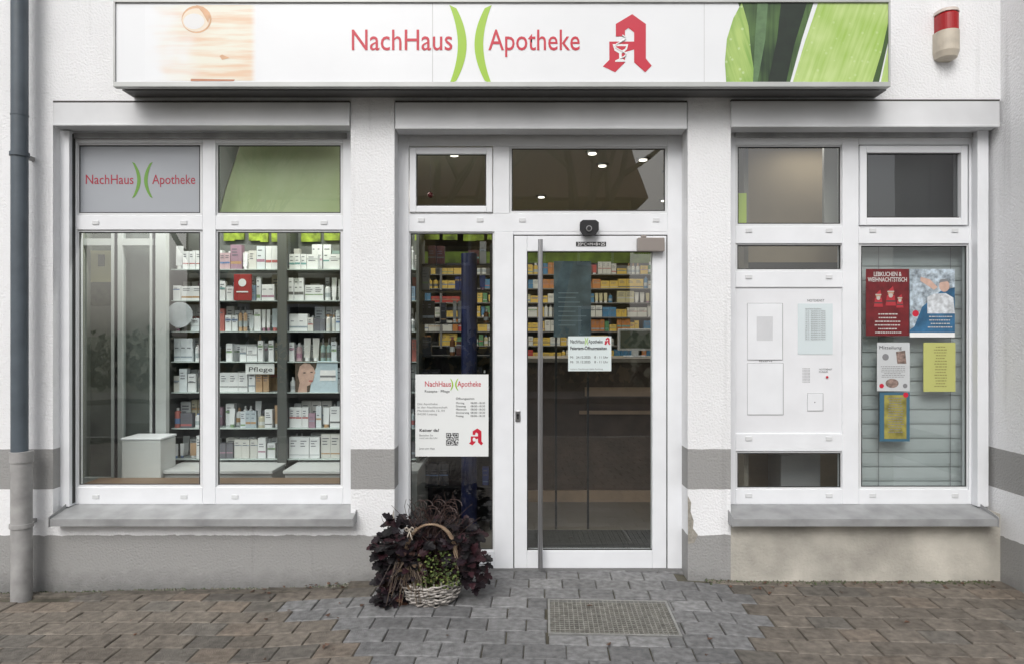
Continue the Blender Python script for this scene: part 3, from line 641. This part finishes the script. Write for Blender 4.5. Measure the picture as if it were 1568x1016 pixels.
pd=empty('white_pedestal'); b=MB(); b.box(PX(186,0.5),PX(246,0.5),0.5,0.72,0.1,PZ(674,0.5)); b.build('body',mat('pedestal_white',(0.6,0.61,0.6),0.4,var=0.1),pd,bevel=0.006)
b=MB(); b.box(PX(186,0.5)-0.005,PX(246,0.5)+0.005,0.495,0.725,PZ(674,0.5)+0.002,PZ(670,0.5)); b.build('lid',M['panel'],pd,bevel=0.004)
b=MB(); b.box(XA0,XA1,0.3,0.5,0.30,PZ(740,0.3)); b.build('display_ledge',mat('ledge_wood',(0.2,0.13,0.08),0.5,var=0.2),bld)
wf=empty('window_film'); Yf=YW+0.030
b=MB(); b.pbox(118,309,220,329,Yf,Yf+0.0008); b.build('film',mat('grey_film',(0.34,0.36,0.39),0.35,var=0.05),wf)
text('NachHaus',130,282,14.5,Yf-0.0015,mat('film_red',srgb(160,40,60),0.4),wf,wpx=73,bold=0.002); text('Apotheke',233,282,14.5,Yf-0.0015,bpy.data.materials['film_red'],wf,wpx=66,bold=0.002)
arcs(202,234,249,303,5.5,8,Yf-0.0015,mat('film_green',srgb(100,145,55),0.4),wf)
hb=empty('hanging_leaf_banner'); Yb=0.30
lm4=leafmat('banner_leaf',srgb(186,198,152),srgb(202,212,172),7,-0.3,srgb(210,220,185),0.2)
ppoly([(374,205),(540,205),(540,342),(333,342),(346,290)],Yb,'leaf_print',lm4,hb)
ppoly([(325,205),(373,205),(345,290),(332,342),(325,342)],Yb,'plain_print',mat('banner_shade',(0.28,0.29,0.26),0.6),hb)
b=MB(); b.box(-3.3,3.4,4.3,4.33,2.38,2.52); b.build('green_frieze',mat('frieze_green',(0.20,0.30,0.04),0.6,var=0.6,vscale=6,emit=None),bld)
b=MB()
xg=PX(330,1.0)
while xg<PX(757,1.2):
    wgt=U(0.05,0.16); b.box(xg,xg+wgt,1.15,1.17,PZ(365,1.0)+U(-.01,.01),PZ(348,1.0)); xg+=wgt+(U(0.02,0.05) if R()<0.6 else 0.001)
b.build('green_fascia',mat('fascia_green',(0.32,0.43,0.04),0.6,var=0.8,vscale=14),bld)
rs=empty('medicine_shelf'); b=MB(); pr=MB()
Yr=4.0
for i in range(12):
    z=0.35+i*0.17; b.box(-2.6,2.6,Yr,Yr+0.3,z-0.012,z)
    if i>=4: fillrow(pr,-1.6,2.3,Yr+0.02,z+0.001,0.15,PALY,0.95,0.05,0.12,0.1)
for x in (-2.6,-1.7,-0.85,0.0,0.85,1.7,2.6): b.box(x-0.012,x+0.012,Yr-0.003,Yr+0.302,0.02,2.35)
b.box(-2.6,2.6,Yr+0.303,Yr+0.32,0.02,2.35)
b.build('shelf_frame',mat('shelf_grey',(0.2,0.2,0.2),0.6),rs); pr.build('medicine_boxes',M['attr'],rs)
ct=empty('sales_counter'); b=MB(); b.box(0.1,2.1,1.9,2.4,0.02,1.26); b.build('counter_body',mat('counter_wood',(0.085,0.06,0.048),0.4,var=0.35,vscale=6),ct)
b=MB(); b.box(0.05,2.15,1.85,2.45,1.261,1.30); b.build('counter_top',mat('counter_top',(0.26,0.23,0.20),0.35),ct,bevel=0.005)
b=MB(); b.box(0.65,2.15,1.87,1.899,0.96,1.04); b.box(0.6,2.15,1.87,1.899,0.80,0.83); b.box(0.1,2.1,1.87,1.899,0.02,0.12); b.build('counter_rails',mat('counter_rail',(0.34,0.24,0.17),0.5,var=0.2,vscale=8),ct)
mo=empty('computer_monitor'); b=MB(); b.box(0.98,1.3,2.1,2.13,1.36,1.56); b.box(1.11,1.17,2.105,2.14,1.31,1.36); b.box(1.04,1.24,2.05,2.2,1.301,1.312); b.build('case',M['pvc'],mo,bevel=0.004)
b=MB(); b.box(1.0,1.28,2.096,2.099,1.38,1.54); b.build('screen',mat('screen_back',(0.12,0.15,0.12),0.3),mo)
rk=empty('product_rack'); b=MB(); pr=MB()
xk0,xk1=PX(640,1.0),PX(752,1.0)
for z in (0.35,0.6,0.85,1.1,1.35,1.6,1.85,2.05): b.box(xk0,xk1,1.0,1.25,z-0.01,z); fillrow(pr,xk0+0.01,xk1-0.01,1.03,z+0.001,0.18,[(0.1,0.03,0.03),(0.2,0.08,0.03),(0.03,0.06,0.25),(0.03,0.05,0.2),(0.25,0.25,0.25),(0.05,0.05,0.06),(0.02,0.02,0.03),(0.02,0.02,0.03)],0.6)
for x in (xk0,xk1): b.box(x-0.01,x+0.01,1.0,1.25,0.02,2.2)
b.build('rack_frame',mat('rack_dark',(0.02,0.02,0.022),0.4),rk); pr.build('rack_products',M['attr'],rk)
b=MB(); b.box(xk0,xk1,1.26,1.27,0.02,1.4); b.build('rack_back',mat('rack_back',(0.02,0.02,0.03),0.5),rk)
bc=empty('blue_banner_column'); b=MB(); b.cyl(PX(718,0.9),0.93,0.03,2.12,0.06,0.06,16); b.build('column',mat('deep_blue',(0.012,0.018,0.07),0.4,var=0.6,vscale=8),bc); b=MB(); b.cyl(PX(718,0.9),0.93,0.02,0.03,0.12,0.12,20); b.build('foot',M['dark'],bc)
cp=empty('standing_poster'); b=MB(); b.pbox(848,905,400,516,1.0,1.01); b.build('poster',mat('poster_blue',(0.13,0.19,0.22),0.5,var=0.5,vscale=9),cp); b=MB(); b.box(PX(850,1.01),PX(853,1.01),1.011,1.03,0.02,1.7); b.box(PX(899,1.01),PX(902,1.01),1.011,1.03,0.02,1.7); b.build('legs',M['dark'],cp)
b=MB()
for i in range(8): b.pbox(855,855+U(25,44),448+i*7,449.5+i*7,0.998,0.9992)
b.build('print_lines',mat('pale_print',(0.28,0.36,0.39),0.5),cp)
b=MB(); b.box(0.1,1.1,0.36,0.95,0.0205,0.032); 
for i in range(26): b.box(0.12+i*0.037,0.135+i*0.037,0.38,0.93,0.0325,0.037)
b.build('entrance_mat',mat('mat_rib',(0.02,0.02,0.02),0.9),None)
of=empty('office_partition')
b=MB(); b.box(PX(1100,0.6),PX(1600,0.6),0.75,0.78,0.02,2.9); b.build('wall_panel',mat('office_wall',(0.30,0.235,0.155),0.8,var=0.12),of)
b=MB(); b.box(1.55,1.58,0.32,0.75,0.02,2.9); b.build('side_wall',mat('office_side',(0.2,0.18,0.15),0.8),of)
b=MB(); b.pbox(1262,1292,205,352,0.4,0.43); b.build('pale_board',mat('pale_board',(0.4,0.39,0.36),0.7),of)
b=MB(); b.pbox(1122,1143,296,350,0.3,0.31); b.build('green_card',mat('card_green',(0.42,0.55,0.05),0.6),of)
b=MB(); b.pbox(1318,1490,215,350,0.26,0.28); b.build('dark_panel',mat('dark_panel_surface',(0.012,0.012,0.014),0.4),of)  # plain dark panel behind the upper right pane
b=MB(); b.pbox(1461,1476,215,345,0.24,0.25); b.build('dark_panel_edge',M['grey'],of)
b=MB(); b.pbox(1126,1290,402,417,0.5,0.52); b.build('dark_shelf_edge',M['dark'],of)
b=MB(); b.box(PX(1200,0.4),PX(1262,0.4),0.45,0.7,0.3,PZ(697,0.4)); b.build('white_box',mat('dull_white',(0.35,0.35,0.36),0.5),of,bevel=0.01)
bl=empty('window_blind'); b=MB()
z=0.46
while z<PZ(376,0.27):
    t=0.098; X0_,X1_=PX(1318,0.27),PX(1485,0.27); prof=[(0.253,z),(0.251,z+0.02),(0.254,z+t*0.5),(0.259,z+t*0.8),(0.264,z+t)]
    for q in range(4): b.quad([(X0_,*prof[q]),(X1_,*prof[q]),(X1_,*prof[q+1]),(X0_,*prof[q+1])])
    z+=t-0.004
b.build('slats',mat('blind_slat',(0.45,0.48,0.485),0.5,var=0.12),bl)
b=MB()
for x in (1345,1455): b.pbox(x,x+1.0,376,748,0.240,0.241)
b.build('cords',M['grey'],bl)
# posters
Yg=YW+0.029
def poster(name,x0,x1,y0,y1,m,Y=Yg):
    e=empty(name); b=MB(); b.pbox(x0,x1,y0,y1,Y,Y+0.0012); b.build('sheet',m,e); return e
def linesx(e,x0,x1,y0,y1,n,m,Y):
    b=MB()
    for i in range(n):
        y=y0+(y1-y0)*i/max(1,n-1); a=(x1-x0)*U(0,0.18); x=x0+a
        while x<x1-a:
            w=U(1.5,5); b.pbox(x,min(x+w,x1),y,y+(y1-y0)/n*0.36,Y,Y+0.0002); x+=w+0.9
    b.build('print_lines',m,e)
T_=Yg-0.001
p=poster('christmas_poster',1326,1392,412,514,mat('poster_red',srgb(108,24,30),0.5,var=0.35,vscale=18))
text('LEBKUCHEN &\nWEIHNACHTSTISCH',1359,423,6.5,T_,mat('poster_offwhite',(0.55,0.53,0.51),0.6),p,wpx=60,bold=0.02,align='CENTER',spacing=0.9)
ow=bpy.data.materials['poster_offwhite']
fm=[mat('fig%d'%i,c,0.5) for i,c in enumerate([(.4,.03,.04),(.45,.25,.16),(.05,.05,.05),(.45,.42,.38),(.3,.02,.02)])]
def pp(P,Yo,m): ppoly(P,T_-Yo,'figure',m,p)
for (fx,fy,s_) in ((1345,456,1.0),(1364,452,1.15),(1378,460,0.8)):
    pp([(fx-7*s_,fy+14*s_),(fx-5*s_,fy),(fx+5*s_,fy),(fx+7*s_,fy+14*s_)],0.0001,fm[0]); pp(ell(fx,fy-3*s_,4*s_,4*s_,12),0.0002,fm[1]); pp([(fx-4.5*s_,fy-5*s_),(fx+4.5*s_,fy-5*s_),(fx+3*s_,fy-12*s_)],0.0003,fm[0]); pp([(fx-4.5*s_,fy-5.6*s_),(fx+4.5*s_,fy-5.6*s_),(fx+4.5*s_,fy-4*s_),(fx-4.5*s_,fy-4*s_)],0.0004,fm[3]); pp(ell(fx,fy+0.5*s_,3*s_,3*s_,10),0.0003,fm[3]); pp([(fx-6*s_,fy+7*s_),(fx+6*s_,fy+7*s_),(fx+6*s_,fy+9*s_),(fx-6*s_,fy+9*s_)],0.0002,fm[2])
linesx(p,1338,1380,480,508,6,ow,T_)
p=poster('vaccination_poster',1393,1462,412,516,mat('poster_blue2',srgb(52,104,142),0.5,var=0.5,vscale=14))
ppoly([(1393,412),(1462,412),(1462,440),(1440,446),(1412,470),(1400,500),(1393,505)],T_+0.0004,'clouds',mat('poster_cloud',srgb(175,188,198),0.5,var=0.7,vscale=35),p)
ppoly([(1420,455),(1430,450),(1448,449),(1460,456),(1462,480),(1420,480)],T_,'coat',mat('coat_white',(0.62,0.65,0.68),0.5,var=0.4,vscale=40),p); ppoly(ell(1446,438,8,9),T_-0.0002,'head',skin,p); ppoly([(1437,434),(1440,428),(1449,427),(1455,433),(1450,431),(1442,432)],T_-0.0004,'hair',M['grey'],p); ppoly(ell(1402,480,5,5),T_-0.0002,'badge',M['red'],p); ppoly([(1410,424),(1424,428),(1436,440),(1430,444),(1418,436),(1409,430)],T_-0.0004,'hand',skin,p)
linesx(p,1420,1458,484,500,4,ow,T_-0.0006); ppoly([(1393,509),(1462,509),(1462,516),(1393,516)],T_-0.0002,'footer',M['white'],p)
p=poster('info_sheet',1343,1393,524,598,mat('sheet_grey',(0.52,0.54,0.55),0.5)); text('Mitteilung',1346,534,5,T_,M['black'],p,wpx=34)
ph=mat('photo_brown',(0.28,0.2,0.17),0.5,var=0.7,vscale=60)
ppoly([(1372,538),(1386,536),(1388,556),(1374,556)],T_,'photo_right',ph,p); ppoly(ell(1356,546,5,5),T_,'photo_mid',M['grey'],p); linesx(p,1348,1386,560,576,7,M['grey'],T_); ppoly(ell(1366,586,10,7),T_,'photo_bottom',ph,p)
ppoly(ell(1350,590,3.5,3.5),T_,'seal',M['red'],p); ppoly(ell(1386,590,3.5,3.5),T_,'seal2',M['grey'],p)
p=poster('yellow_notice',1414,1463,524,599,mat('sheet_yellow',srgb(180,182,110),0.5)); linesx(p,1430,1450,530,590,15,mat('olive_print',(0.25,0.23,0.08),0.5),T_)
p=poster('blue_yellow_notice',1347,1393,600,675,mat('sheet_blue',srgb(60,98,118),0.5)); ppoly([(1354,604),(1388,604),(1388,671),(1354,671)],T_+0.0004,'yellow_field',mat('sheet_yel2',srgb(150,142,70),0.5,var=0.5,vscale=20),p); linesx(p,1358,1384,608,660,14,M['grey'],T_); ppoly(ell(1387,604,4,4),T_-0.0004,'seal',M['red'],p)
Yo=YD+0.005
p=poster('opening_hours_poster',636,748,572.5,698,M['paper'],Yo); T2=Yo-0.0015
text('NachHaus',650,591,8.4,T2,M['red'],p,wpx=40,bold=0.004); text('Apotheke',700.5,591,8.4,T2,M['red'],p,wpx=36,bold=0.004); arcs(689,702,579,597,2.2,3.0,T2,M['green'],p)
text('Rezepte · Pflege',650,600,3.6,T2,M['black'],p,wpx=38)
text('Die Apotheke\nin der Nachbarschaft\nMarktstraße 12, 04\n04200 Leipzig',639,619,2.9,T2,M['grey'],p,wpx=46,spacing=1.25)
text('Öffnungszeiten',698,611,3.2,T2,M['black'],p,wpx=28); text('Montag\nDienstag\nMittwoch\nDonnerstag\nFreitag',698,617.5,2.9,T2,M['black'],p,wpx=20,spacing=1.2); text('08:00–18:30\n08:00–18:30\n08:00–18:30\n08:00–18:30\n08:00–18:30',720.5,617.5,2.9,T2,M['black'],p,wpx=22,spacing=1.2)
text('Keiner da?',642,660,4.4,T2,M['black'],p,wpx=30,bold=0.02); text('Bestellen Sie\nrund um die Uhr',642,667,2.8,T2,M['grey'],p,wpx=28); text('Jetzt per App',642,687,2.8,T2,M['grey'],p,wpx=24)
b=MB()
for i in range(19):
    for j in range(19):
        on=R()<0.5
        for (ci_,cj) in ((0,0),(12,0),(0,12)):
            if ci_<=i<=ci_+6 and cj<=j<=cj+6: on=(i in(ci_,ci_+6) or j in (cj,cj+6) or (2<=i-ci_<=4 and 2<=j-cj<=4))
        if on: b.quad([(PX(683+i,T2),T2,PZ(662+j,T2)),(PX(684+i,T2),T2,PZ(662+j,T2)),(PX(684+i,T2),T2,PZ(663+j,T2)),(PX(683+i,T2),T2,PZ(663+j,T2))])
b.build('qr_code',M['black'],p); pharmacyA(718,655,0.29,T2,p,M['red']); ppoly(ell(726,672,2.3,3),T2-0.001,'cup',M['white'],p)
Yn=YL+0.010
p=poster('holiday_hours_notice',870,936,514.5,567.5,mat('notice_paper',(0.62,0.69,0.69),0.5),Yn); T3=Yn-0.0015
text('NachHaus',873,525,5.6,T3,M['black'],p,wpx=22,bold=0.01); text('Apotheke',901,525,5.6,T3,M['black'],p,wpx=22,bold=0.01); arcs(895,901,516,528,1.2,1.5,T3,M['green'],p); pharmacyA(925,516,0.13,T3,p,M['red'])
text('Feiertags-Öffnungszeiten',873,535,5.0,T3,M['black'],p,wpx=56,bold=0.02); text('Mi   24.12.2025    8 - 11 Uhr\nMi   31.12.2025    8 - 11 Uhr',873,548,3.6,T3,M['black'],p,wpx=58,spacing=1.4)
text('weitere Notdienste siehe Aushang',873,565,2.0,T3,M['grey'],p,wpx=50)
for i,(x,y,r) in enumerate(((659,299,4.5),)):
    e=empty('christmas_bauble'); Yz=0.26; me=MB(); cx,cz,rr=PX(x,Yz),PZ(y,Yz),r*(Yz-CAMY)/F
    rings=[]; n=14
    for a in range(1,10):
        th=math.pi*a/10; rings+= [(cx+rr*math.sin(th)*math.cos(2*math.pi*q/n),Yz+rr*math.sin(th)*math.sin(2*math.pi*q/n),cz+rr*math.cos(th)) for q in range(n)]
    me.add(rings,[(a*n+q,a*n+(q+1)%n,(a+1)*n+(q+1)%n,(a+1)*n+q) for a in range(8) for q in range(n)]+[tuple(range(n)),tuple(range(8*n,9*n))])
    me.build('ball',mat('bauble_red',(0.10,0.008,0.008),0.15,metal=0.3),e,smooth=True)
    me=MB(); me.cyl(cx,Yz,cz+rr*0.93,cz+rr*1.2,rr*0.25,rr*0.25,8); me.tube([(cx,Yz,cz+rr*1.2),(cx,Yz,2.75)],0.0005,4); me.build('cap_and_thread',M['dark'],e)

# ================= PLANT BASKET
pl=empty('planted_basket'); pcx,pcy=PX(660,-0.33),-0.33; pz0=gz(pcx)
b=MB(); wk=[(0.36,0.33,0.30),(0.28,0.26,0.23),(0.44,0.41,0.38)]
for k_ in range(11):
    z=pz0+0.006+k_*0.0115; Rr=0.125+0.045*math.sin(min(1,(k_+1)/8)*math.pi/2)
    pts=[]; a0=U(0,6)
    for i in range(97):
        a=2*math.pi*i/96; rr=Rr+0.008*math.sin(a*14+(math.pi if k_%2 else 0))+0.004*math.sin(a*3+a0); pts.append((pcx+rr*math.cos(a),pcy+rr*math.sin(a),z+0.005*math.sin(a*4+a0)+0.003*math.sin(a*11+k_)))
    b.tube(pts,U(0.005,0.0068),5,random.choice(wk))
for i in range(28):
    a=2*math.pi*i/28; b.tube([(pcx+0.127*math.cos(a),pcy+0.127*math.sin(a),pz0),(pcx+0.168*math.cos(a),pcy+0.168*math.sin(a),pz0+0.09),(pcx+0.172*math.cos(a+U(-.1,.1)),pcy+0.172*math.sin(a),pz0+U(0.11,0.15))],0.0045,5,wk[1])
b.build('wicker_basket',mat('wicker',(1,1,1),0.8,attr=True,var=0.4,vscale=40),pl)
b=MB(); b.cyl(pcx,pcy,pz0+0.01,pz0+0.105,0.12,0.155,24); b.build('soil',mat('potting_soil',(0.025,0.018,0.012),0.95),pl)
b=MB()
for s_ in range(5):
    pts=[]
    for i in range(61):
        t=i/60; a=math.pi*t; tw=0.010
        pts.append((pcx+0.005-0.145*math.cos(a)+tw*math.cos(t*30+s_*1.3),pcy-0.05+tw*math.sin(t*30+s_*1.3),pz0+0.12+0.32*math.sin(a)**0.5))
    b.tube(pts,0.0042,4,random.choice([(0.26,0.18,0.12),(0.18,0.12,0.08),(0.32,0.24,0.16)]))
b.build('basket_handle',mat('handle',(1,1,1),0.8,attr=True,var=0.3,vscale=60),pl)
b=MB(); bx,by,bz=PX(627,-0.42),-0.42,PZ(812,-0.42)
for s_ in (-1,1):
    pts=[(bx,by,bz)]+[(bx+s_*0.024*math.sin(t*math.pi)*1.0,by-0.01*math.sin(t*6),bz+0.024*math.sin(t*math.pi*2)*0.6+0.01) for t in (0.2,0.4,0.6,0.8,1.0)]
    b.tube(pts,0.004,5); b.tube([(bx,by,bz),(bx+s_*0.010,by-0.006,bz-0.03),(bx+s_*0.016,by,bz-0.05)],0.0035,4)
b.build('ribbon_bow',mat('ribbon',(0.45,0.40,0.34),0.7),pl)
def leaf(B,p,d,up,L_,W_,col,lobed=True):
    d=d.normalized(); s=d.cross(up); 
    if s.length<0.05: s=d.cross(Vector((1,0,0)))
    s.normalize(); nrm=s.cross(d)
    if lobed: prof=[(0,0),(0.12,0.32),(0.3,0.52),(0.38,0.34),(0.58,0.5),(0.66,0.28),(0.86,0.26),(1.0,0)]
    else: prof=[(0,0),(0.35,0.45),(0.7,0.38),(1.0,0)]
    cen=[p+d*L_*t-nrm*0.25*L_*t*t for t,_ in prof]
    vs=[];fs=[]
    for i,(t,w) in enumerate(prof): vs+=[cen[i]+s*w*W_+nrm*0.18*w*W_*U(0.4,1.5),cen[i],cen[i]-s*w*W_+nrm*0.18*w*W_*U(0.4,1.5)]
    for i in range(len(prof)-1): fs+=[(3*i,3*i+1,3*i+4,3*i+3),(3*i+1,3*i+2,3*i+5,3*i+4)]
    B.add(vs,fs,col)
b=MB(); st=MB(); gb=MB()
def cluster(B,n,cx,cy,cz,rx,ry,rz,size,cols,lob=True,stems=True):
    for i in range(n):
        while True:
            v=Vector((U(-1,1),U(-1,1),U(-1,1)))
            if 0.35<v.length<1: break
        p=Vector((cx+v.x*rx,cy+v.y*ry,cz+v.z*rz))
        if p.z<pz0+0.008: p.z=pz0+U(0.01,0.03)
        if p.y>-0.02: p.y=-0.02-U(0,0.05)
        d=Vector((v.x+U(-.5,.5),v.y+U(-.5,.5)-0.3,v.z*0.5+U(-.6,.4)))
        k=U(0.5,1.5); c=random.choice(cols); s=size*U(0.65,1.25)
        leaf(B,p,d,Vector((U(-.4,.4),-0.6,1)),s,s*0.95,(c[0]*k,c[1]*k,c[2]*k),lob)
        if stems and R()<0.4: st.tube([(pcx+U(-.05,.05),pcy,pz0+0.11),((pcx+p.x)/2,(pcy+p.y)/2,max(p.z,pz0+0.14)),tuple(p)],0.0016,4,(0.03,0.012,0.014))
dkc=[(0.007,0.005,0.007),(0.011,0.006,0.009),(0.024,0.008,0.011),(0.006,0.005,0.006)]
cluster(b,180,pcx-0.15,pcy+0.02,pz0+0.30,0.16,0.14,0.16,0.064,dkc)
cluster(b,80,pcx-0.22,pcy,pz0+0.13,0.10,0.12,0.14,0.058,dkc)
cluster(b,150,pcx+0.12,pcy+0.06,pz0+0.32,0.15,0.13,0.13,0.062,dkc)
cluster(b,80,pcx+0.21,pcy,pz0+0.17,0.10,0.12,0.12,0.058,dkc)
cluster(b,36,pcx-0.02,pcy+0.1,pz0+0.36,0.14,0.1,0.09,0.052,dkc)
cluster(b,24,pcx-0.25,pcy+0.0,pz0+0.26,0.09,0.08,0.09,0.056,dkc)
cluster(b,14,pcx+0.27,pcy+0.0,pz0+0.20,0.06,0.07,0.06,0.055,dkc)
cluster(b,46,pcx-0.22,pcy-0.08,pz0+0.04,0.09,0.08,0.05,0.052,dkc+[(0.06,0.03,0.02)])
cluster(b,30,pcx-0.10,pcy-0.12,pz0+0.22,0.07,0.06,0.10,0.050,dkc)
gc=[(0.05,0.075,0.02),(0.075,0.11,0.028),(0.035,0.05,0.016),(0.12,0.15,0.045)]
cluster(gb,340,pcx+0.04,pcy-0.06,pz0+0.20,0.13,0.10,0.10,0.018,gc,False)
cluster(gb,150,pcx+0.05,pcy-0.13,pz0+0.145,0.13,0.06,0.035,0.016,gc+[(0.16,0.18,0.05)],False)
cluster(b,50,pcx-0.10,pcy-0.10,pz0+0.22,0.06,0.07,0.12,0.034,[(0.05,0.025,0.02),(0.03,0.015,0.012),(0.10,0.07,0.045)])
b.build('dark_leaves',mat('dark_leaf_surface',(1,1,1),0.55,attr=True,spec=0.28),pl)
gb.build('green_leaves',mat('leaf_surface',(1,1,1),0.5,attr=True,spec=0.35),pl)
for i in range(38):
    a=U(-0.9,0.9); L_=U(0.36,0.52); x0_=pcx+U(-0.08,0.08); pts=[]
    for q in range(12):
        t=q/11; pts.append((x0_+a*0.22*t+0.03*math.sin(t*9+i),pcy+U(-.01,.01)+0.04*math.sin(i),pz0+0.12+L_*t*(1-0.12*t*abs(a))))
    st.tube(pts,[0.003*(1-0.6*q/11) for q in range(12)],4,(0.045,0.025,0.02))
for i in range(45):
    x0_=pcx-0.12+U(-.05,.05); a=U(-1,1); st.tube([(x0_,pcy-0.05,pz0+0.14),(x0_+a*0.05,pcy-0.12,pz0+0.25),(x0_+a*0.11,pcy-0.19,pz0+U(0.03,0.2))],0.0013,4,random.choice([(0.12,0.085,0.055),(0.06,0.04,0.03)]))
for i in range(14):
    cx_=PX(U(635,695),-0.3); cz_=PZ(U(772,800),-0.3); r=U(0.02,0.05)
    st.tube([(cx_+r*math.cos(t*0.5),-0.28+0.01*t,cz_+r*0.8*math.sin(t*0.5)-0.002*t) for t in range(11)]+[(cx_+U(-.03,.03),-0.2,cz_-0.12)],0.002,4,(0.05,0.025,0.02))
st.build('stems_and_twigs',M['leafd'],pl)

# ================= OPPOSITE SIDE (seen in reflections)
oh=empty('opposite_house')
b=MB(); b.box(-11,4,-27,-19,-0.2,6.0); b.build('walls',mat('yellow_render',(0.45,0.36,0.18),0.9,var=0.1),oh)
b=MB(); b.add([(-11.5,-18.5,6),(4.5,-18.5,6),(4.5,-27.5,6),(-11.5,-27.5,6),(-11.5,-23,9.5),(4.5,-23,9.5)],[(0,1,5,4),(2,3,4,5),(1,2,5),(3,0,4)]); b.build('roof',mat('roof_red',(0.14,0.05,0.035),0.8,var=0.2),oh)
b=MB(); b2=MB()
for x in (-9.5,-7,-4.5,-2,0.5,2.8):
    for z in (1.0,3.8): b.box(x-0.6,x+0.6,-19,-18.94,z,z+1.4); b2.box(x-0.5,x+0.5,-18.94,-18.92,z+0.1,z+1.3)
b.build('window_surrounds',M['pvc'],oh); b2.build('window_glazing',mat('far_pane',(0.03,0.035,0.04),0.1),oh)
b=MB()
for i in range(3500):
    x=U(-16,16); z=abs(random.gauss(0.6,0.45)); y=-15.2+U(-.5,.5); r=U(0.06,0.14); a=U(0,6); k=U(0.5,1.4)
    if z>1.6: continue
    b.quad([(x+r*math.cos(a),y+r*math.sin(a),z-r*0.3),(x-r*math.sin(a),y,z+r),(x-r*math.cos(a),y-r*math.sin(a),z+0.3*r),(x,y+r*0.4,z-r)],(0.04*k,0.06*k,0.025*k))
b.build('hedge',M['leafd'],None)
bark=mat('bark',(0.06,0.05,0.04),0.9)
def tree(x,y,h,name):
    e=empty(name); B=MB()
    def br(p,d,l,r,dep):
        pts=[p];q=p; dd=d
        for i in range(3):
            dd=(dd+Vector((U(-.2,.2),U(-.2,.2),U(-.05,.15)))).normalized(); q=q+dd*l/3; pts.append(q)
        B.tube(pts,[r,r*0.88,r*0.76,r*0.62],5 if dep>2 else 3)
        if dep==0: return
        for i in range(3 if dep>1 else 4):
            nd=(dd+Vector((U(-1,1),U(-1,1),U(-.2,.7)))*0.75).normalized(); br(pts[random.choice([2,3,3])],nd,l*U(0.6,0.8),r*0.6,dep-1)
    br(Vector((x,y,-0.2)),Vector((0,0,1)),h*0.36,h*0.022,5); B.build('trunk_and_branches',bark,e)
tree(-1.8,-15,11,'bare_tree'); tree(0.9,-16,12,'bare_tree.001'); tree(-7,-14,8,'bare_tree.002')

# ================= LIGHT / WORLD / CAMERA
w=bpy.data.worlds.new('World'); sc.world=w; w.use_nodes=True; nt=w.node_tree; bg=nt.nodes['Background']
sky=nt.nodes.new('ShaderNodeTexSky'); sky.sky_type='NISHITA'; sky.sun_disc=False
el,rot=math.radians(42),math.radians(195)
sky.sun_elevation=el; sky.sun_rotation=rot; sky.dust_density=4; sky.air_density=1.0
hs=nt.nodes.new('ShaderNodeHueSaturation'); hs.inputs['Saturation'].default_value=0.25; hs.inputs['Value'].default_value=1.12
nt.links.new(sky.outputs[0],hs.inputs['Color']); nt.links.new(hs.outputs[0],bg.inputs['Color']); bg.inputs['Strength'].default_value=0.15
l=bpy.data.lights.new('sun','SUN'); l.energy=1.3; l.angle=math.radians(35); l.color=(1,0.985,0.96)
o=bpy.data.objects.new('sun',l); COL.objects.link(o)
d=Vector((math.sin(rot)*math.cos(el),math.cos(rot)*math.cos(el),math.sin(el))); o.rotation_euler=d.to_track_quat('Z','Y').to_euler()
cam=bpy.data.cameras.new('camera'); cam.sensor_width=36; cam.lens=F/1568*36; cam.clip_end=1000; cam.clip_start=0.05
co=bpy.data.objects.new('camera',cam); COL.objects.link(co); co.location=(0,CAMY,CZ); co.rotation_euler=(math.pi/2,0,0); sc.camera=co
sc.view_settings.view_transform='Standard'; sc.view_settings.look='None'; sc.view_settings.exposure=0
